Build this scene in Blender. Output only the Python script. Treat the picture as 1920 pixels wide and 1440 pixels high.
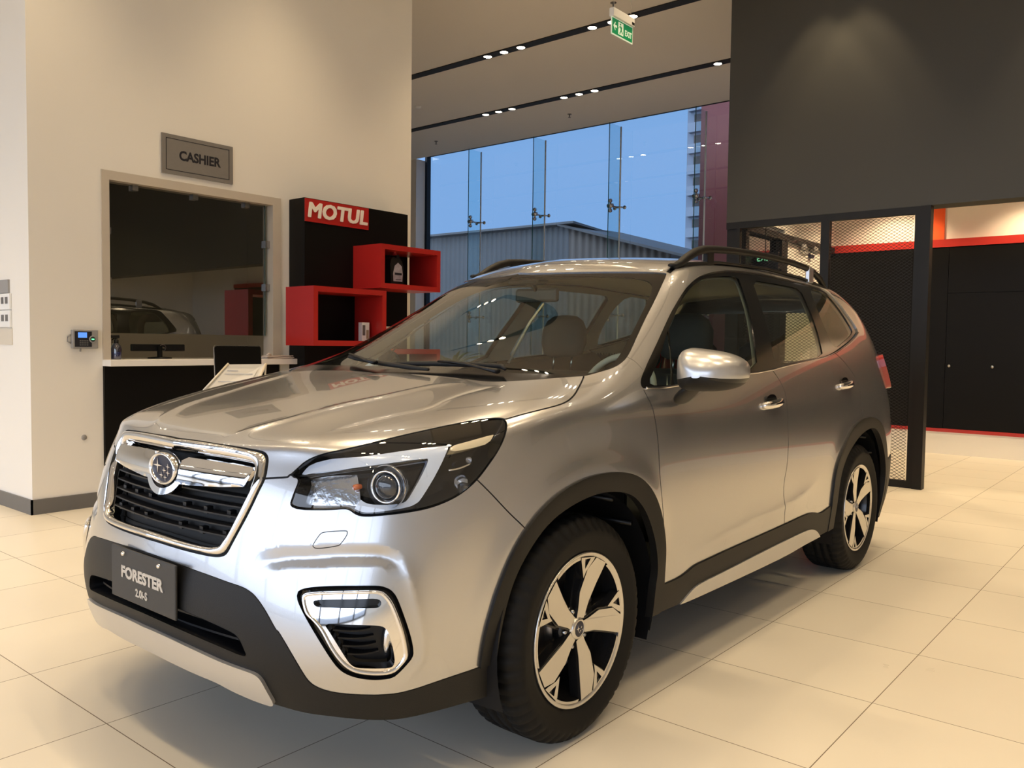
import bpy, bmesh, math, random
import numpy as np
from mathutils import Vector, Matrix, Euler
from mathutils.geometry import delaunay_2d_cdt
for _o in list(bpy.data.objects): bpy.data.objects.remove(_o)
scene = bpy.context.scene
COL = scene.collection
R = math.radians
rnd = random.Random(7)

# ---------------------------------------------------------------- camera
CAMPOS = Vector((2.35374, -1.18635, 1.23201)); CF = 1573.594
_yaw, _pitch, _roll = 0.692376953, -0.0479350379, 0.0124535763
cam = bpy.data.cameras.new('camera'); cam_ob = bpy.data.objects.new('camera', cam); COL.objects.link(cam_ob)
cam.sensor_fit = 'HORIZONTAL'; cam.sensor_width = 36.0; cam.lens = CF/1920*36.0
cam.clip_start = 0.02; cam.clip_end = 400
_d = Vector((-math.sin(_yaw)*math.cos(_pitch), math.cos(_yaw)*math.cos(_pitch), math.sin(_pitch)))
_r = Vector((math.cos(_yaw), math.sin(_yaw), 0)); _u = _r.cross(_d)
_r2 = _r*math.cos(_roll)+_u*math.sin(_roll); _u2 = -_r*math.sin(_roll)+_u*math.cos(_roll)
cam_ob.matrix_world = Matrix(((_r2.x, _u2.x, -_d.x, CAMPOS.x), (_r2.y, _u2.y, -_d.y, CAMPOS.y), (_r2.z, _u2.z, -_d.z, CAMPOS.z), (0, 0, 0, 1)))
scene.camera = cam_ob

# ---------------------------------------------------------------- world: dusk sky, bluer up, paler to the front of the shop
W = bpy.data.worlds.new('dusk_sky'); scene.world = W; W.use_nodes = True
nt = W.node_tree; nt.nodes.clear()
_tc = nt.nodes.new('ShaderNodeTexCoord'); _sep = nt.nodes.new('ShaderNodeSeparateXYZ')
nt.links.new(_tc.outputs['Generated'], _sep.inputs[0])
_mr = nt.nodes.new('ShaderNodeMapRange'); _mr.inputs[1].default_value = -0.7; _mr.inputs[2].default_value = 0.25
nt.links.new(_sep.outputs['Y'], _mr.inputs[0])
_mx = nt.nodes.new('ShaderNodeMix'); _mx.data_type = 'RGBA'
_mx.inputs[6].default_value = (2.5, 2.85, 3.5, 1); _mx.inputs[7].default_value = (0.265, 0.475, 0.88, 1)
nt.links.new(_mr.outputs[0], _mx.inputs[0])
_bg = nt.nodes.new('ShaderNodeBackground'); _bg.inputs[1].default_value = 1.0
nt.links.new(_mx.outputs[2], _bg.inputs[0])
_wo = nt.nodes.new('ShaderNodeOutputWorld'); nt.links.new(_bg.outputs[0], _wo.inputs[0])

# ---------------------------------------------------------------- exposure
scene.view_settings.view_transform = 'Standard'; scene.view_settings.look = 'None'
scene.view_settings.exposure = 0.0; scene.view_settings.gamma = 1.0
scene.view_settings.use_curve_mapping = False
scene.cycles.max_bounces = 8; scene.cycles.transparent_max_bounces = 24
scene.cycles.use_denoising = True; scene.cycles.caustics_reflective = False; scene.cycles.caustics_refractive = False
scene.cycles.sample_clamp_indirect = 6.0
LAMP_POWER = 140.0
LAMP_COL = (1.0, 0.76, 0.46)
CEIL_Z = 5.0

# ---------------------------------------------------------------- helpers
def link(o, parent=None):
    COL.objects.link(o)
    if parent is not None: o.parent = parent
    return o
def empty(name, loc=(0, 0, 0), rz=0.0, label=None, cat=None, group=None):
    o = bpy.data.objects.new(name, None); o.empty_display_size = 0.1
    o.location = loc; o.rotation_euler = (0, 0, rz); link(o); tag(o, label, cat, group); return o
def sub(name, parent, loc=(0, 0, 0)):
    o = bpy.data.objects.new(name, None); o.empty_display_size = 0.05; o.location = loc; link(o, parent); return o
def tag(o, label=None, cat=None, group=None, kind=None):
    if label: o['label'] = label
    if cat: o['category'] = cat
    if group: o['group'] = group
    if kind: o['kind'] = kind
    return o
def setmats(me, mats):
    for m in (mats if isinstance(mats, (list, tuple)) else [mats]): me.materials.append(m)

class MB:
    """collects primitive shapes into one mesh"""
    def __init__(s): s.v = []; s.f = []; s.sm = []; s.mi = []
    def add(s, vs, fs, smooth=False, mi=0):
        b = len(s.v); s.v += [tuple(v) for v in vs]
        for f in fs: s.f.append([b+i for i in f]); s.sm.append(smooth); s.mi.append(mi)
    def box(s, x0, x1, y0, y1, z0, z1, mi=0, bev=0.0):
        x0, x1 = sorted((x0, x1)); y0, y1 = sorted((y0, y1)); z0, z1 = sorted((z0, z1))
        if bev <= 0:
            vs = [(x, y, z) for x in (x0, x1) for y in (y0, y1) for z in (z0, z1)]
            fs = [(0, 1, 3, 2), (4, 6, 7, 5), (0, 4, 5, 1), (2, 3, 7, 6), (0, 2, 6, 4), (1, 5, 7, 3)]
            s.add(vs, fs, False, mi); return
        bm = bmesh.new(); bmesh.ops.create_cube(bm, size=1)
        bmesh.ops.scale(bm, vec=(x1-x0, y1-y0, z1-z0), verts=bm.verts)
        bmesh.ops.translate(bm, vec=((x0+x1)/2, (y0+y1)/2, (z0+z1)/2), verts=bm.verts)
        bmesh.ops.bevel(bm, geom=bm.edges[:], offset=bev, segments=2, affect='EDGES', profile=0.5)
        bm.verts.index_update()
        s.add([v.co[:] for v in bm.verts], [[v.index for v in f.verts] for f in bm.faces], False, mi); bm.free()
    def tube(s, pts, r, n=10, caps=True, mi=0, flat=1.0):
        pts = [Vector(p) for p in pts]; m = len(pts)
        rr = r if isinstance(r, (list, tuple)) else [r]*m
        vs = []; up = None
        for i, p in enumerate(pts):
            t = (pts[min(i+1, m-1)]-pts[max(i-1, 0)]).normalized()
            if up is None: up = Vector((0, 0, 1)) if abs(t.z) < 0.9 else Vector((0, 1, 0))
            a = t.cross(up)
            if a.length < 1e-6: a = t.orthogonal()
            a.normalize(); b = a.cross(t).normalized()
            for k in range(n):
                w = 2*math.pi*k/n; vs.append(p+a*math.cos(w)*rr[i]+b*math.sin(w)*rr[i]*flat)
        fs = [(i*n+k, i*n+(k+1) % n, (i+1)*n+(k+1) % n, (i+1)*n+k) for i in range(m-1) for k in range(n)]
        if caps: fs += [tuple(range(n))[::-1], tuple((m-1)*n+k for k in range(n))]
        s.add(vs, fs, True, mi)
    def lathe(s, prof, n=32, axis='z', c=(0, 0, 0), mi=0, smooth=True):
        """prof: (radius, height) list"""
        vs = []
        for k in range(n):
            w = 2*math.pi*k/n; ca, sa = math.cos(w), math.sin(w)
            for r_, h in prof:
                if axis == 'z': q = (c[0]+r_*ca, c[1]+r_*sa, c[2]+h)
                elif axis == 'x': q = (c[0]+h, c[1]+r_*ca, c[2]+r_*sa)
                else: q = (c[0]+r_*sa, c[1]+h, c[2]+r_*ca)
                vs.append(q)
        m = len(prof)
        fs = [(k*m+j, ((k+1) % n)*m+j, ((k+1) % n)*m+j+1, k*m+j+1) for k in range(n) for j in range(m-1)]
        s.add(vs, fs, smooth, mi)
    def prism(s, poly, fn0, fn1, mi=0, side=True, sm=False, front=True, back=True):
        """poly: 2-D points; fn0/fn1 map (a,b)->3-D for back and front cap"""
        tri = tess(poly); n = len(poly)
        va = [fn0(*q) for q in poly]; vb = [fn1(*q) for q in poly]
        if front: s.add(vb, tri, sm, mi)
        if back: s.add(va, [t[::-1] for t in tri], sm, mi)
        if side: s.add(va+vb, [(i, (i+1) % n, n+(i+1) % n, n+i) for i in range(n)], False, mi)
    def build(s, name, mats, parent=None, smooth=None, fix=True):
        me = bpy.data.meshes.new(name); me.from_pydata(s.v, [], s.f); me.update()
        me.polygons.foreach_set('use_smooth', s.sm if smooth is None else [smooth]*len(s.f))
        me.polygons.foreach_set('material_index', s.mi)
        setmats(me, mats)
        if fix:
            bm = bmesh.new(); bm.from_mesh(me); bmesh.ops.recalc_face_normals(bm, faces=bm.faces); bm.to_mesh(me); bm.free()
        o = bpy.data.objects.new(name, me); return link(o, parent)
def tess(poly):
    from mathutils.geometry import tessellate_polygon
    return [tuple(t) for t in tessellate_polygon([[Vector((a, b, 0)) for a, b in poly]])]
def boxo(name, dims, mat, parent=None, bev=0.0):
    m = MB(); m.box(*dims, bev=bev); return m.build(name, mat, parent)
def text_obj(name, body, size, mat, M, parent=None, ext=0.002, bold=0.0, shear=0.0, sx=1.0, align='CENTER', spacing=1.0):
    cu = bpy.data.curves.new(name, 'FONT'); cu.body = body; cu.size = size; cu.extrude = ext; cu.offset = bold
    cu.shear = shear; cu.align_x = align; cu.align_y = 'CENTER'; cu.space_character = spacing; cu.resolution_u = 3
    tmp = bpy.data.objects.new(name+'_tmp', cu); COL.objects.link(tmp)
    dg = bpy.context.evaluated_depsgraph_get(); me = bpy.data.meshes.new_from_object(tmp.evaluated_get(dg))
    bpy.data.objects.remove(tmp); bpy.data.curves.remove(cu)
    me.transform(M @ Matrix.Diagonal((sx, 1, 1, 1))); me.materials.clear(); me.materials.append(mat); me.name = name
    o = bpy.data.objects.new(name, me); return link(o, parent)
def frame_M(origin, xaxis, yaxis):
    x = Vector(xaxis).normalized(); y = Vector(yaxis).normalized(); z = x.cross(y)
    return Matrix(((x.x, y.x, z.x, origin[0]), (x.y, y.y, z.y, origin[1]), (x.z, y.z, z.z, origin[2]), (0, 0, 0, 1)))

# ---------------------------------------------------------------- materials
def mat(name, col, rough=0.5, metal=0.0, coat=0.0, emit=None, es=0.0, spec=0.5, noise=None, bump=None):
    m = bpy.data.materials.new(name); m.use_nodes = True; t = m.node_tree; b = t.nodes['Principled BSDF']
    b.inputs['Base Color'].default_value = (*col, 1); b.inputs['Roughness'].default_value = rough
    b.inputs['Metallic'].default_value = metal; b.inputs['Coat Weight'].default_value = coat; b.inputs['Coat Roughness'].default_value = 0.03
    b.inputs['Specular IOR Level'].default_value = spec
    if emit: b.inputs['Emission Color'].default_value = (*emit, 1); b.inputs['Emission Strength'].default_value = es
    if noise or bump:
        tc = t.nodes.new('ShaderNodeTexCoord'); n = t.nodes.new('ShaderNodeTexNoise'); n.inputs['Detail'].default_value = 3
        t.links.new(tc.outputs['Object'], n.inputs['Vector'])
        if noise:
            n.inputs['Scale'].default_value = noise[0]
            mr = t.nodes.new('ShaderNodeMapRange'); mr.inputs[3].default_value = 1-noise[1]; mr.inputs[4].default_value = 1+noise[1]
            t.links.new(n.outputs[0], mr.inputs[0])
            vm = t.nodes.new('ShaderNodeVectorMath'); vm.operation = 'SCALE'; vm.inputs[0].default_value = col
            t.links.new(mr.outputs[0], vm.inputs['Scale']); t.links.new(vm.outputs[0], b.inputs['Base Color'])
        if bump:
            n2 = t.nodes.new('ShaderNodeTexNoise'); n2.inputs['Scale'].default_value = bump[0]; t.links.new(tc.outputs['Object'], n2.inputs['Vector'])
            bp = t.nodes.new('ShaderNodeBump'); bp.inputs['Strength'].default_value = bump[1]; bp.inputs['Distance'].default_value = 0.002
            t.links.new(n2.outputs[0], bp.inputs['Height']); t.links.new(bp.outputs[0], b.inputs['Normal'])
    return m
def glassmat(name, tint=(0.9, 0.95, 0.92), ior=1.5, gain=1.0, rough=0.0, base=0.0):
    """thin pane: clear through, fresnel reflection"""
    m = bpy.data.materials.new(name); m.use_nodes = True; t = m.node_tree; t.nodes.clear()
    tr = t.nodes.new('ShaderNodeBsdfTransparent'); tr.inputs[0].default_value = (*tint, 1)
    gl = t.nodes.new('ShaderNodeBsdfGlossy'); gl.inputs['Roughness'].default_value = rough
    geo = t.nodes.new('ShaderNodeNewGeometry'); dt = t.nodes.new('ShaderNodeVectorMath'); dt.operation = 'DOT_PRODUCT'
    t.links.new(geo.outputs['Normal'], dt.inputs[0]); t.links.new(geo.outputs['Incoming'], dt.inputs[1])
    def M1(op, a, b):
        n = t.nodes.new('ShaderNodeMath'); n.operation = op
        for i, x in enumerate((a, b)):
            if isinstance(x, (int, float)): n.inputs[i].default_value = x
            else: t.links.new(x, n.inputs[i])
        return n.outputs[0]
    c1 = M1('SUBTRACT', 1.0, M1('ABSOLUTE', dt.outputs['Value'], 0)); r0 = ((ior-1)/(ior+1))**2
    fro = M1('ADD', M1('MULTIPLY', M1('POWER', c1, 5.0), 1-r0), r0*1.9)
    ma = t.nodes.new('ShaderNodeMath'); ma.operation = 'MULTIPLY_ADD'; ma.inputs[1].default_value = gain; ma.inputs[2].default_value = base; ma.use_clamp = True
    mx = t.nodes.new('ShaderNodeMixShader'); out = t.nodes.new('ShaderNodeOutputMaterial')
    t.links.new(fro, ma.inputs[0]); t.links.new(ma.outputs[0], mx.inputs[0])
    t.links.new(tr.outputs[0], mx.inputs[1]); t.links.new(gl.outputs[0], mx.inputs[2]); t.links.new(mx.outputs[0], out.inputs[0])
    return m
def emis(name, col, s):
    m = bpy.data.materials.new(name); m.use_nodes = True; t = m.node_tree; t.nodes.clear()
    e = t.nodes.new('ShaderNodeEmission'); e.inputs[0].default_value = (*col, 1); e.inputs[1].default_value = s
    o = t.nodes.new('ShaderNodeOutputMaterial'); t.links.new(e.outputs[0], o.inputs[0]); return m
def floor_mat():
    m = mat('cream_floor_tile', (0.76, 0.70, 0.60), 0.3, spec=0.4); t = m.node_tree; b = t.nodes['Principled BSDF']
    geo = t.nodes.new('ShaderNodeTexCoord'); sp = t.nodes.new('ShaderNodeSeparateXYZ'); t.links.new(geo.outputs['Object'], sp.inputs[0])
    def M(op, a, b_=None, c=None):
        n = t.nodes.new('ShaderNodeMath'); n.operation = op
        for i, x in enumerate((a, b_, c)):
            if x is None: continue
            if isinstance(x, (int, float)): n.inputs[i].default_value = x
            else: t.links.new(x, n.inputs[i])
        return n.outputs[0]
    jx = M('DIVIDE', M('ADD', sp.outputs['X'], 60.6-0.895+0.0), 0.606); jy = M('DIVIDE', M('ADD', sp.outputs['Y'], 60.2-0.020), 0.602)
    fx = M('FRACT', jx); fy = M('FRACT', jy)
    dx = M('MULTIPLY', M('MINIMUM', fx, M('SUBTRACT', 1.0, fx)), 0.606); dy = M('MULTIPLY', M('MINIMUM', fy, M('SUBTRACT', 1.0, fy)), 0.602)
    dd = M('MINIMUM', dx, dy); g = M('LESS_THAN', dd, 0.0016)
    cx = t.nodes.new('ShaderNodeCombineXYZ'); t.links.new(M('FLOOR', jx), cx.inputs[0]); t.links.new(M('FLOOR', jy), cx.inputs[1])
    wn = t.nodes.new('ShaderNodeTexWhiteNoise'); t.links.new(cx.outputs[0], wn.inputs['Vector'])
    no = t.nodes.new('ShaderNodeTexNoise'); no.inputs['Scale'].default_value = 1.6; no.inputs['Detail'].default_value = 5; t.links.new(geo.outputs['Object'], no.inputs['Vector'])
    v = M('MULTIPLY_ADD', wn.outputs['Value'], 0.05, M('MULTIPLY_ADD', no.outputs[0], 0.16, 0.895))
    vm = t.nodes.new('ShaderNodeVectorMath'); vm.operation = 'SCALE'; vm.inputs[0].default_value = (0.74, 0.685, 0.58); t.links.new(v, vm.inputs['Scale'])
    mx = t.nodes.new('ShaderNodeMix'); mx.data_type = 'RGBA'; mx.inputs[7].default_value = (0.16, 0.12, 0.08, 1)
    t.links.new(g, mx.inputs[0]); t.links.new(vm.outputs[0], mx.inputs[6]); t.links.new(mx.outputs[2], b.inputs['Base Color'])
    rg = M('MULTIPLY_ADD', no.outputs[0], 0.2, M('MULTIPLY_ADD', g, 0.4, 0.22)); t.links.new(rg, b.inputs['Roughness'])
    return m
MT = dict(
    floor=floor_mat(),
    wall=mat('warm_white_paint', (0.80, 0.765, 0.70), 0.6, noise=(0.7, 0.03)),
    ceiling=mat('ceiling_paint', (0.78, 0.73, 0.66), 0.7, noise=(0.4, 0.02)),
    basegrey=mat('grey_vinyl_baseboard', (0.13, 0.125, 0.12), 0.45, noise=(5, 0.08)),
    charcoal=mat('charcoal_paint', (0.041, 0.040, 0.033), 0.55, noise=(0.8, 0.06)),
    black=mat('black_laminate', (0.005, 0.0045, 0.004), 0.42, noise=(3, 0.15), spec=.14),
    track=mat('black_track', (0.006, 0.006, 0.006), 0.6, noise=(3, 0.1)),
    frame=mat('black_steel', (0.008, 0.0078, 0.0075), 0.5, noise=(6, 0.15), spec=.3),
    red=mat('red_lacquer', (0.42, 0.018, 0.014), 0.33, noise=(2, 0.06)),
    redtrim=mat('red_trim', (0.40, 0.022, 0.015), 0.4, noise=(2, 0.06)),
    orange=mat('orange_paint', (0.85, 0.11, 0.015), 0.5, noise=(1, 0.04)),
    maroon=mat('maroon_cladding', (0.13, 0.018, 0.02), 0.5, noise=(1, 0.1)),
    woodpale=mat('pale_wood_frame', (0.52, 0.46, 0.38), 0.5, noise=(4, 0.1)),
    whitetop=mat('white_solid_surface', (0.82, 0.79, 0.74), 0.35, noise=(3, 0.02)),
    white=mat('white_plastic', (0.8, 0.8, 0.78), 0.4, noise=(3, 0.02)),
    greyplastic=mat('grey_plastic', (0.30, 0.29, 0.28), 0.4, noise=(8, 0.05)),
    signgrey=mat('brushed_sign_plate', (0.22, 0.205, 0.19), 0.45, 0.2, noise=(30, 0.05)),
    ink=mat('black_ink', (0.008, 0.008, 0.014), 0.5, noise=(5, 0.05)),
    cream=mat('cream_lettering', (0.86, 0.80, 0.70), 0.4, noise=(5, 0.02)),
    steel=mat('stainless_steel', (0.45, 0.44, 0.43), 0.25, 1.0, noise=(12, 0.08)),
    lamp=emis('lamp_lens', (1.0, 0.86, 0.66), 30.0),
    bigglass=glassmat('window_glass', (0.86, 0.95, 0.97), 1.5, 1.6),
    finglass=glassmat('glass_fin', (0.68, 0.88, 0.92), 1.5, 1.2),
    finedge=mat('glass_fin_edge', (0.02, 0.10, 0.10), 0.2, noise=(5, 0.1)),
    silicone=mat('pale_silicone_joint', (0.7, 0.74, 0.76), 0.5, noise=(5, 0.05)),
    cashglass=glassmat('cashier_glass', (0.14, 0.15, 0.125), 1.5, 2.4, base=0.07),
)
FINX = [-8.86, -7.26, -5.62, -4.01]
SPZ = [3.61, 1.75]
# control net of the half body (front centre -> rear centre; sill -> roof centre) and feature lines on it in (u, v)
BODY_NET = [[(0,0.06,0.22),(0,0.005,0.32),(0,-0.02,0.45),(0,-0.01,0.58),(0,0.015,0.7),(0,0.045,0.82),(0,0.085,0.92),(0,0.09048,0.9255),(0,0.0996,0.9349),(0,0.1142,0.9468),(0,0.1325,0.9597),(0,0.158,0.9717),(0,0.231,0.9978),(0,0.3405,1.026),(0,0.45,1.047)],
[(0.198,0.068,0.22),(0.1993,0.013,0.32),(0.2,-0.012,0.45),(0.2003,-0.002,0.58),(0.2003,0.023,0.7),(0.1999,0.053,0.82),(0.199,0.093,0.92),(0.1969,0.0985,0.9297),(0.1934,0.1077,0.9392),(0.1879,0.1224,0.9512),(0.1809,0.1407,0.9642),(0.1711,0.1664,0.9741),(0.1433,0.2398,0.9996),(0.1015,0.3499,1.028),(0,0.46,1.049)],
[(0.392,0.087,0.22),(0.397,0.032,0.32),(0.4,0.0082,0.45),(0.401,0.0234,0.58),(0.401,0.05,0.7),(0.3996,0.08,0.82),(0.396,0.12,0.92),(0.3918,0.1254,0.9399),(0.3849,0.1344,0.9497),(0.3738,0.1488,0.9596),(0.36,0.1668,0.968),(0.3406,0.192,0.9787),(0.2851,0.264,1.003),(0.202,0.372,1.031),(0,0.48,1.052)],
[(0.5443,0.123,0.22),(0.5541,0.068,0.32),(0.56,0.0463,0.45),(0.562,0.0706,0.58),(0.562,0.1,0.7),(0.5592,0.13,0.82),(0.5483,0.17,0.908),(0.5401,0.1751,0.9485),(0.5264,0.1836,0.9567),(0.5044,0.1972,0.9666),(0.477,0.2142,0.9766),(0.4386,0.238,0.9871),(0.329,0.306,1.012),(0.1645,0.408,1.038),(0,0.51,1.058)],
[(0.6755,0.184,0.22),(0.6908,0.1318,0.32),(0.7,0.1137,0.45),(0.7031,0.1479,0.58),(0.7031,0.1793,0.7),(0.6988,0.2077,0.82),(0.6829,0.2458,0.908),(0.6727,0.2505,0.9254),(0.6556,0.2583,0.9474),(0.6283,0.2709,0.9664),(0.5942,0.2866,0.9799),(0.5463,0.3086,0.9936),(0.4098,0.3715,1.023),(0.2049,0.4657,1.049),(0,0.56,1.067)],
[(0.768,0.295,0.22),(0.788,0.2537,0.32),(0.8,0.241,0.45),(0.804,0.2745,0.58),(0.804,0.3012,0.7),(0.7984,0.3237,0.82),(0.7785,0.3538,0.908),(0.7668,0.3577,0.9347),(0.7474,0.3644,0.9577),(0.7162,0.375,0.978),(0.6773,0.3884,0.9927),(0.6228,0.407,1.007),(0.4671,0.4602,1.036),(0.2336,0.5401,1.062),(0,0.62,1.078)],
[(0.8227,0.476,0.22),(0.8441,0.454,0.32),(0.857,0.4467,0.45),(0.8613,0.4624,0.58),(0.8613,0.476,0.7),(0.8553,0.488,0.82),(0.834,0.504,0.908),(0.8215,0.5069,0.9616),(0.8006,0.5118,0.9842),(0.7673,0.5197,1.004),(0.7256,0.5295,1.018),(0.6672,0.5432,1.032),(0.5004,0.5824,1.059),(0.2502,0.6412,1.08),(0,0.7,1.092)],
[(0.8515,0.7272,0.22),(0.8737,0.7206,0.32),(0.887,0.7176,0.45),(0.8914,0.7188,0.58),(0.8914,0.7218,0.7),(0.8852,0.7254,0.835),(0.8693,0.7302,0.95),(0.8562,0.7315,1.008),(0.8345,0.7338,1.029),(0.7997,0.7374,1.047),(0.7563,0.7419,1.059),(0.6954,0.7482,1.07),(0.5216,0.7661,1.09),(0.2608,0.7931,1.106),(0,0.82,1.112)],
[(0.864,0.95,0.22),(0.8865,0.95,0.32),(0.9,0.95,0.45),(0.9045,0.95,0.58),(0.9045,0.95,0.7),(0.8982,0.95,0.835),(0.8786,0.9371,0.9475),(0.8653,0.9374,1.026),(0.843,0.9381,1.05),(0.8086,0.939,1.071),(0.7657,0.9403,1.087),(0.7068,0.942,1.101),(0.5403,0.9412,1.121),(0.272,0.9368,1.135),(0,0.95,1.131)],
[(0.8698,1.15,0.22),(0.8924,1.15,0.32),(0.906,1.15,0.45),(0.9105,1.15,0.58),(0.9105,1.15,0.7),(0.9042,1.15,0.835),(0.8852,1.136,0.9428),(0.8714,1.136,1.025),(0.8474,1.136,1.059),(0.813,1.135,1.09),(0.7701,1.135,1.118),(0.7138,1.135,1.144),(0.5643,1.116,1.168),(0.2874,1.08,1.185),(0,1.05,1.142)],
[(0.8707,1.32,0.22),(0.8934,1.32,0.32),(0.907,1.32,0.45),(0.9115,1.32,0.58),(0.9115,1.32,0.7),(0.9034,1.32,0.83),(0.8896,1.335,0.9376),(0.8747,1.334,1.016),(0.8478,1.334,1.067),(0.8117,1.333,1.116),(0.7663,1.333,1.162),(0.71,1.332,1.208),(0.581,1.3,1.236),(0.2993,1.235,1.258),(0,1.15,1.207)],
[(0.8707,1.5,0.22),(0.8934,1.5,0.32),(0.907,1.5,0.45),(0.9115,1.5,0.58),(0.9115,1.5,0.7),(0.9034,1.5,0.83),(0.892,1.542,0.9334),(0.8753,1.542,1.006),(0.8439,1.541,1.081),(0.8033,1.541,1.155),(0.7515,1.54,1.228),(0.6899,1.54,1.301),(0.5802,1.499,1.333),(0.3015,1.417,1.358),(0,1.3,1.337)],
[(0.8707,1.75,0.22),(0.8934,1.75,0.32),(0.907,1.75,0.45),(0.9115,1.75,0.58),(0.9115,1.75,0.7),(0.9034,1.75,0.83),(0.8931,1.762,0.9308),(0.8742,1.762,1),(0.8372,1.762,1.105),(0.7898,1.762,1.209),(0.7284,1.762,1.313),(0.6565,1.761,1.417),(0.5617,1.719,1.451),(0.2934,1.631,1.477),(0,1.57,1.502)],
[(0.8707,2,0.22),(0.8934,2,0.32),(0.907,2,0.45),(0.9115,2,0.58),(0.9115,2,0.7),(0.9034,2,0.83),(0.8934,2,0.93),(0.872,2,1),(0.829,2,1.137),(0.7735,2,1.275),(0.7005,2,1.413),(0.615,2,1.55),(0.5289,1.961,1.582),(0.2767,1.88,1.604),(0,1.85,1.612)],
[(0.8707,2.25,0.22),(0.8934,2.25,0.32),(0.907,2.25,0.45),(0.9115,2.25,0.58),(0.9115,2.25,0.7),(0.9034,2.25,0.83),(0.8934,2.25,0.93),(0.872,2.25,1),(0.8252,2.25,1.15),(0.766,2.25,1.3),(0.6892,2.25,1.45),(0.6,2.25,1.6),(0.516,2.224,1.63),(0.27,2.17,1.646),(0,2.15,1.652)],
[(0.8707,2.6,0.22),(0.8934,2.6,0.32),(0.907,2.6,0.45),(0.9115,2.6,0.58),(0.9115,2.6,0.7),(0.9034,2.6,0.83),(0.8934,2.6,0.93),(0.872,2.6,1),(0.8252,2.6,1.155),(0.766,2.6,1.31),(0.6892,2.6,1.465),(0.6,2.6,1.62),(0.516,2.59,1.649),(0.27,2.568,1.664),(0,2.56,1.67)],
[(0.8707,3,0.22),(0.8934,3,0.32),(0.907,3,0.45),(0.9115,3,0.58),(0.9115,3,0.7),(0.9034,3,0.83),(0.8934,3,0.93),(0.872,3,1),(0.8252,3,1.155),(0.766,3,1.31),(0.6892,3,1.465),(0.6,3,1.62),(0.516,3,1.649),(0.27,3,1.664),(0,3,1.67)],
[(0.8707,3.4,0.22),(0.8934,3.4,0.32),(0.907,3.4,0.45),(0.9115,3.4,0.58),(0.9115,3.4,0.7),(0.9034,3.4,0.83),(0.8934,3.4,0.93),(0.87,3.4,1),(0.8237,3.4,1.153),(0.765,3.4,1.305),(0.6887,3.4,1.458),(0.6,3.4,1.61),(0.516,3.4,1.639),(0.27,3.4,1.654),(0,3.4,1.66)],
[(0.8688,3.8,0.22),(0.8914,3.8,0.32),(0.905,3.8,0.45),(0.9095,3.8,0.58),(0.9095,3.8,0.7),(0.9014,3.8,0.83),(0.8914,3.8,0.93),(0.868,3.8,1),(0.821,3.8,1.149),(0.7615,3.8,1.297),(0.6845,3.8,1.446),(0.595,3.8,1.595),(0.5117,3.8,1.624),(0.2677,3.8,1.639),(0,3.8,1.645)],
[(0.8611,4.08,0.22),(0.8835,4.08,0.32),(0.897,4.08,0.45),(0.9015,4.08,0.58),(0.9015,4.08,0.7),(0.8934,4.08,0.83),(0.8835,4.08,0.93),(0.86,4.08,1),(0.8125,4.08,1.145),(0.7525,4.08,1.29),(0.675,4.08,1.435),(0.585,4.08,1.58),(0.5031,4.085,1.609),(0.2632,4.096,1.624),(0,4.1,1.63)],
[(0.8352,4.2,0.22),(0.8569,4.28,0.32),(0.87,4.28,0.45),(0.8743,4.28,0.58),(0.8743,4.28,0.7),(0.8683,4.28,0.82),(0.8526,4.28,0.92),(0.835,4.28,1),(0.8,4.26,1.15),(0.745,4.24,1.3),(0.68,4.22,1.43),(0.6,4.19,1.53),(0.5,4.18,1.585),(0.3,4.18,1.6),(0,4.2,1.605)],
[(0.768,4.34,0.22),(0.788,4.42,0.32),(0.8,4.42,0.45),(0.804,4.42,0.58),(0.804,4.42,0.7),(0.7984,4.42,0.82),(0.784,4.42,0.92),(0.77,4.43,1),(0.735,4.4,1.15),(0.69,4.37,1.3),(0.635,4.34,1.43),(0.57,4.31,1.53),(0.45,4.28,1.578),(0.28,4.26,1.592),(0,4.26,1.6)],
[(0.5952,4.43,0.22),(0.6107,4.51,0.32),(0.62,4.51,0.45),(0.6231,4.51,0.58),(0.6231,4.51,0.7),(0.6188,4.51,0.82),(0.6076,4.51,0.92),(0.6,4.52,1),(0.575,4.48,1.15),(0.545,4.44,1.3),(0.51,4.41,1.43),(0.46,4.39,1.53),(0.38,4.35,1.573),(0.25,4.32,1.585),(0,4.31,1.592)],
[(0.288,4.48,0.22),(0.2955,4.56,0.32),(0.3,4.56,0.45),(0.3015,4.56,0.58),(0.3015,4.56,0.7),(0.2994,4.56,0.82),(0.294,4.56,0.92),(0.3,4.56,1),(0.29,4.52,1.15),(0.28,4.48,1.3),(0.27,4.45,1.43),(0.25,4.43,1.535),(0.22,4.4,1.57),(0.15,4.36,1.583),(0,4.35,1.587)],
[(0,4.49,0.22),(0,4.57,0.32),(0,4.57,0.45),(0,4.57,0.58),(0,4.57,0.7),(0,4.57,0.82),(0,4.57,0.92),(0,4.57,1),(0,4.53,1.15),(0,4.49,1.3),(0,4.46,1.43),(0,4.44,1.535),(0,4.42,1.57),(0,4.39,1.58),(0,4.37,1.585)]]
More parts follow.
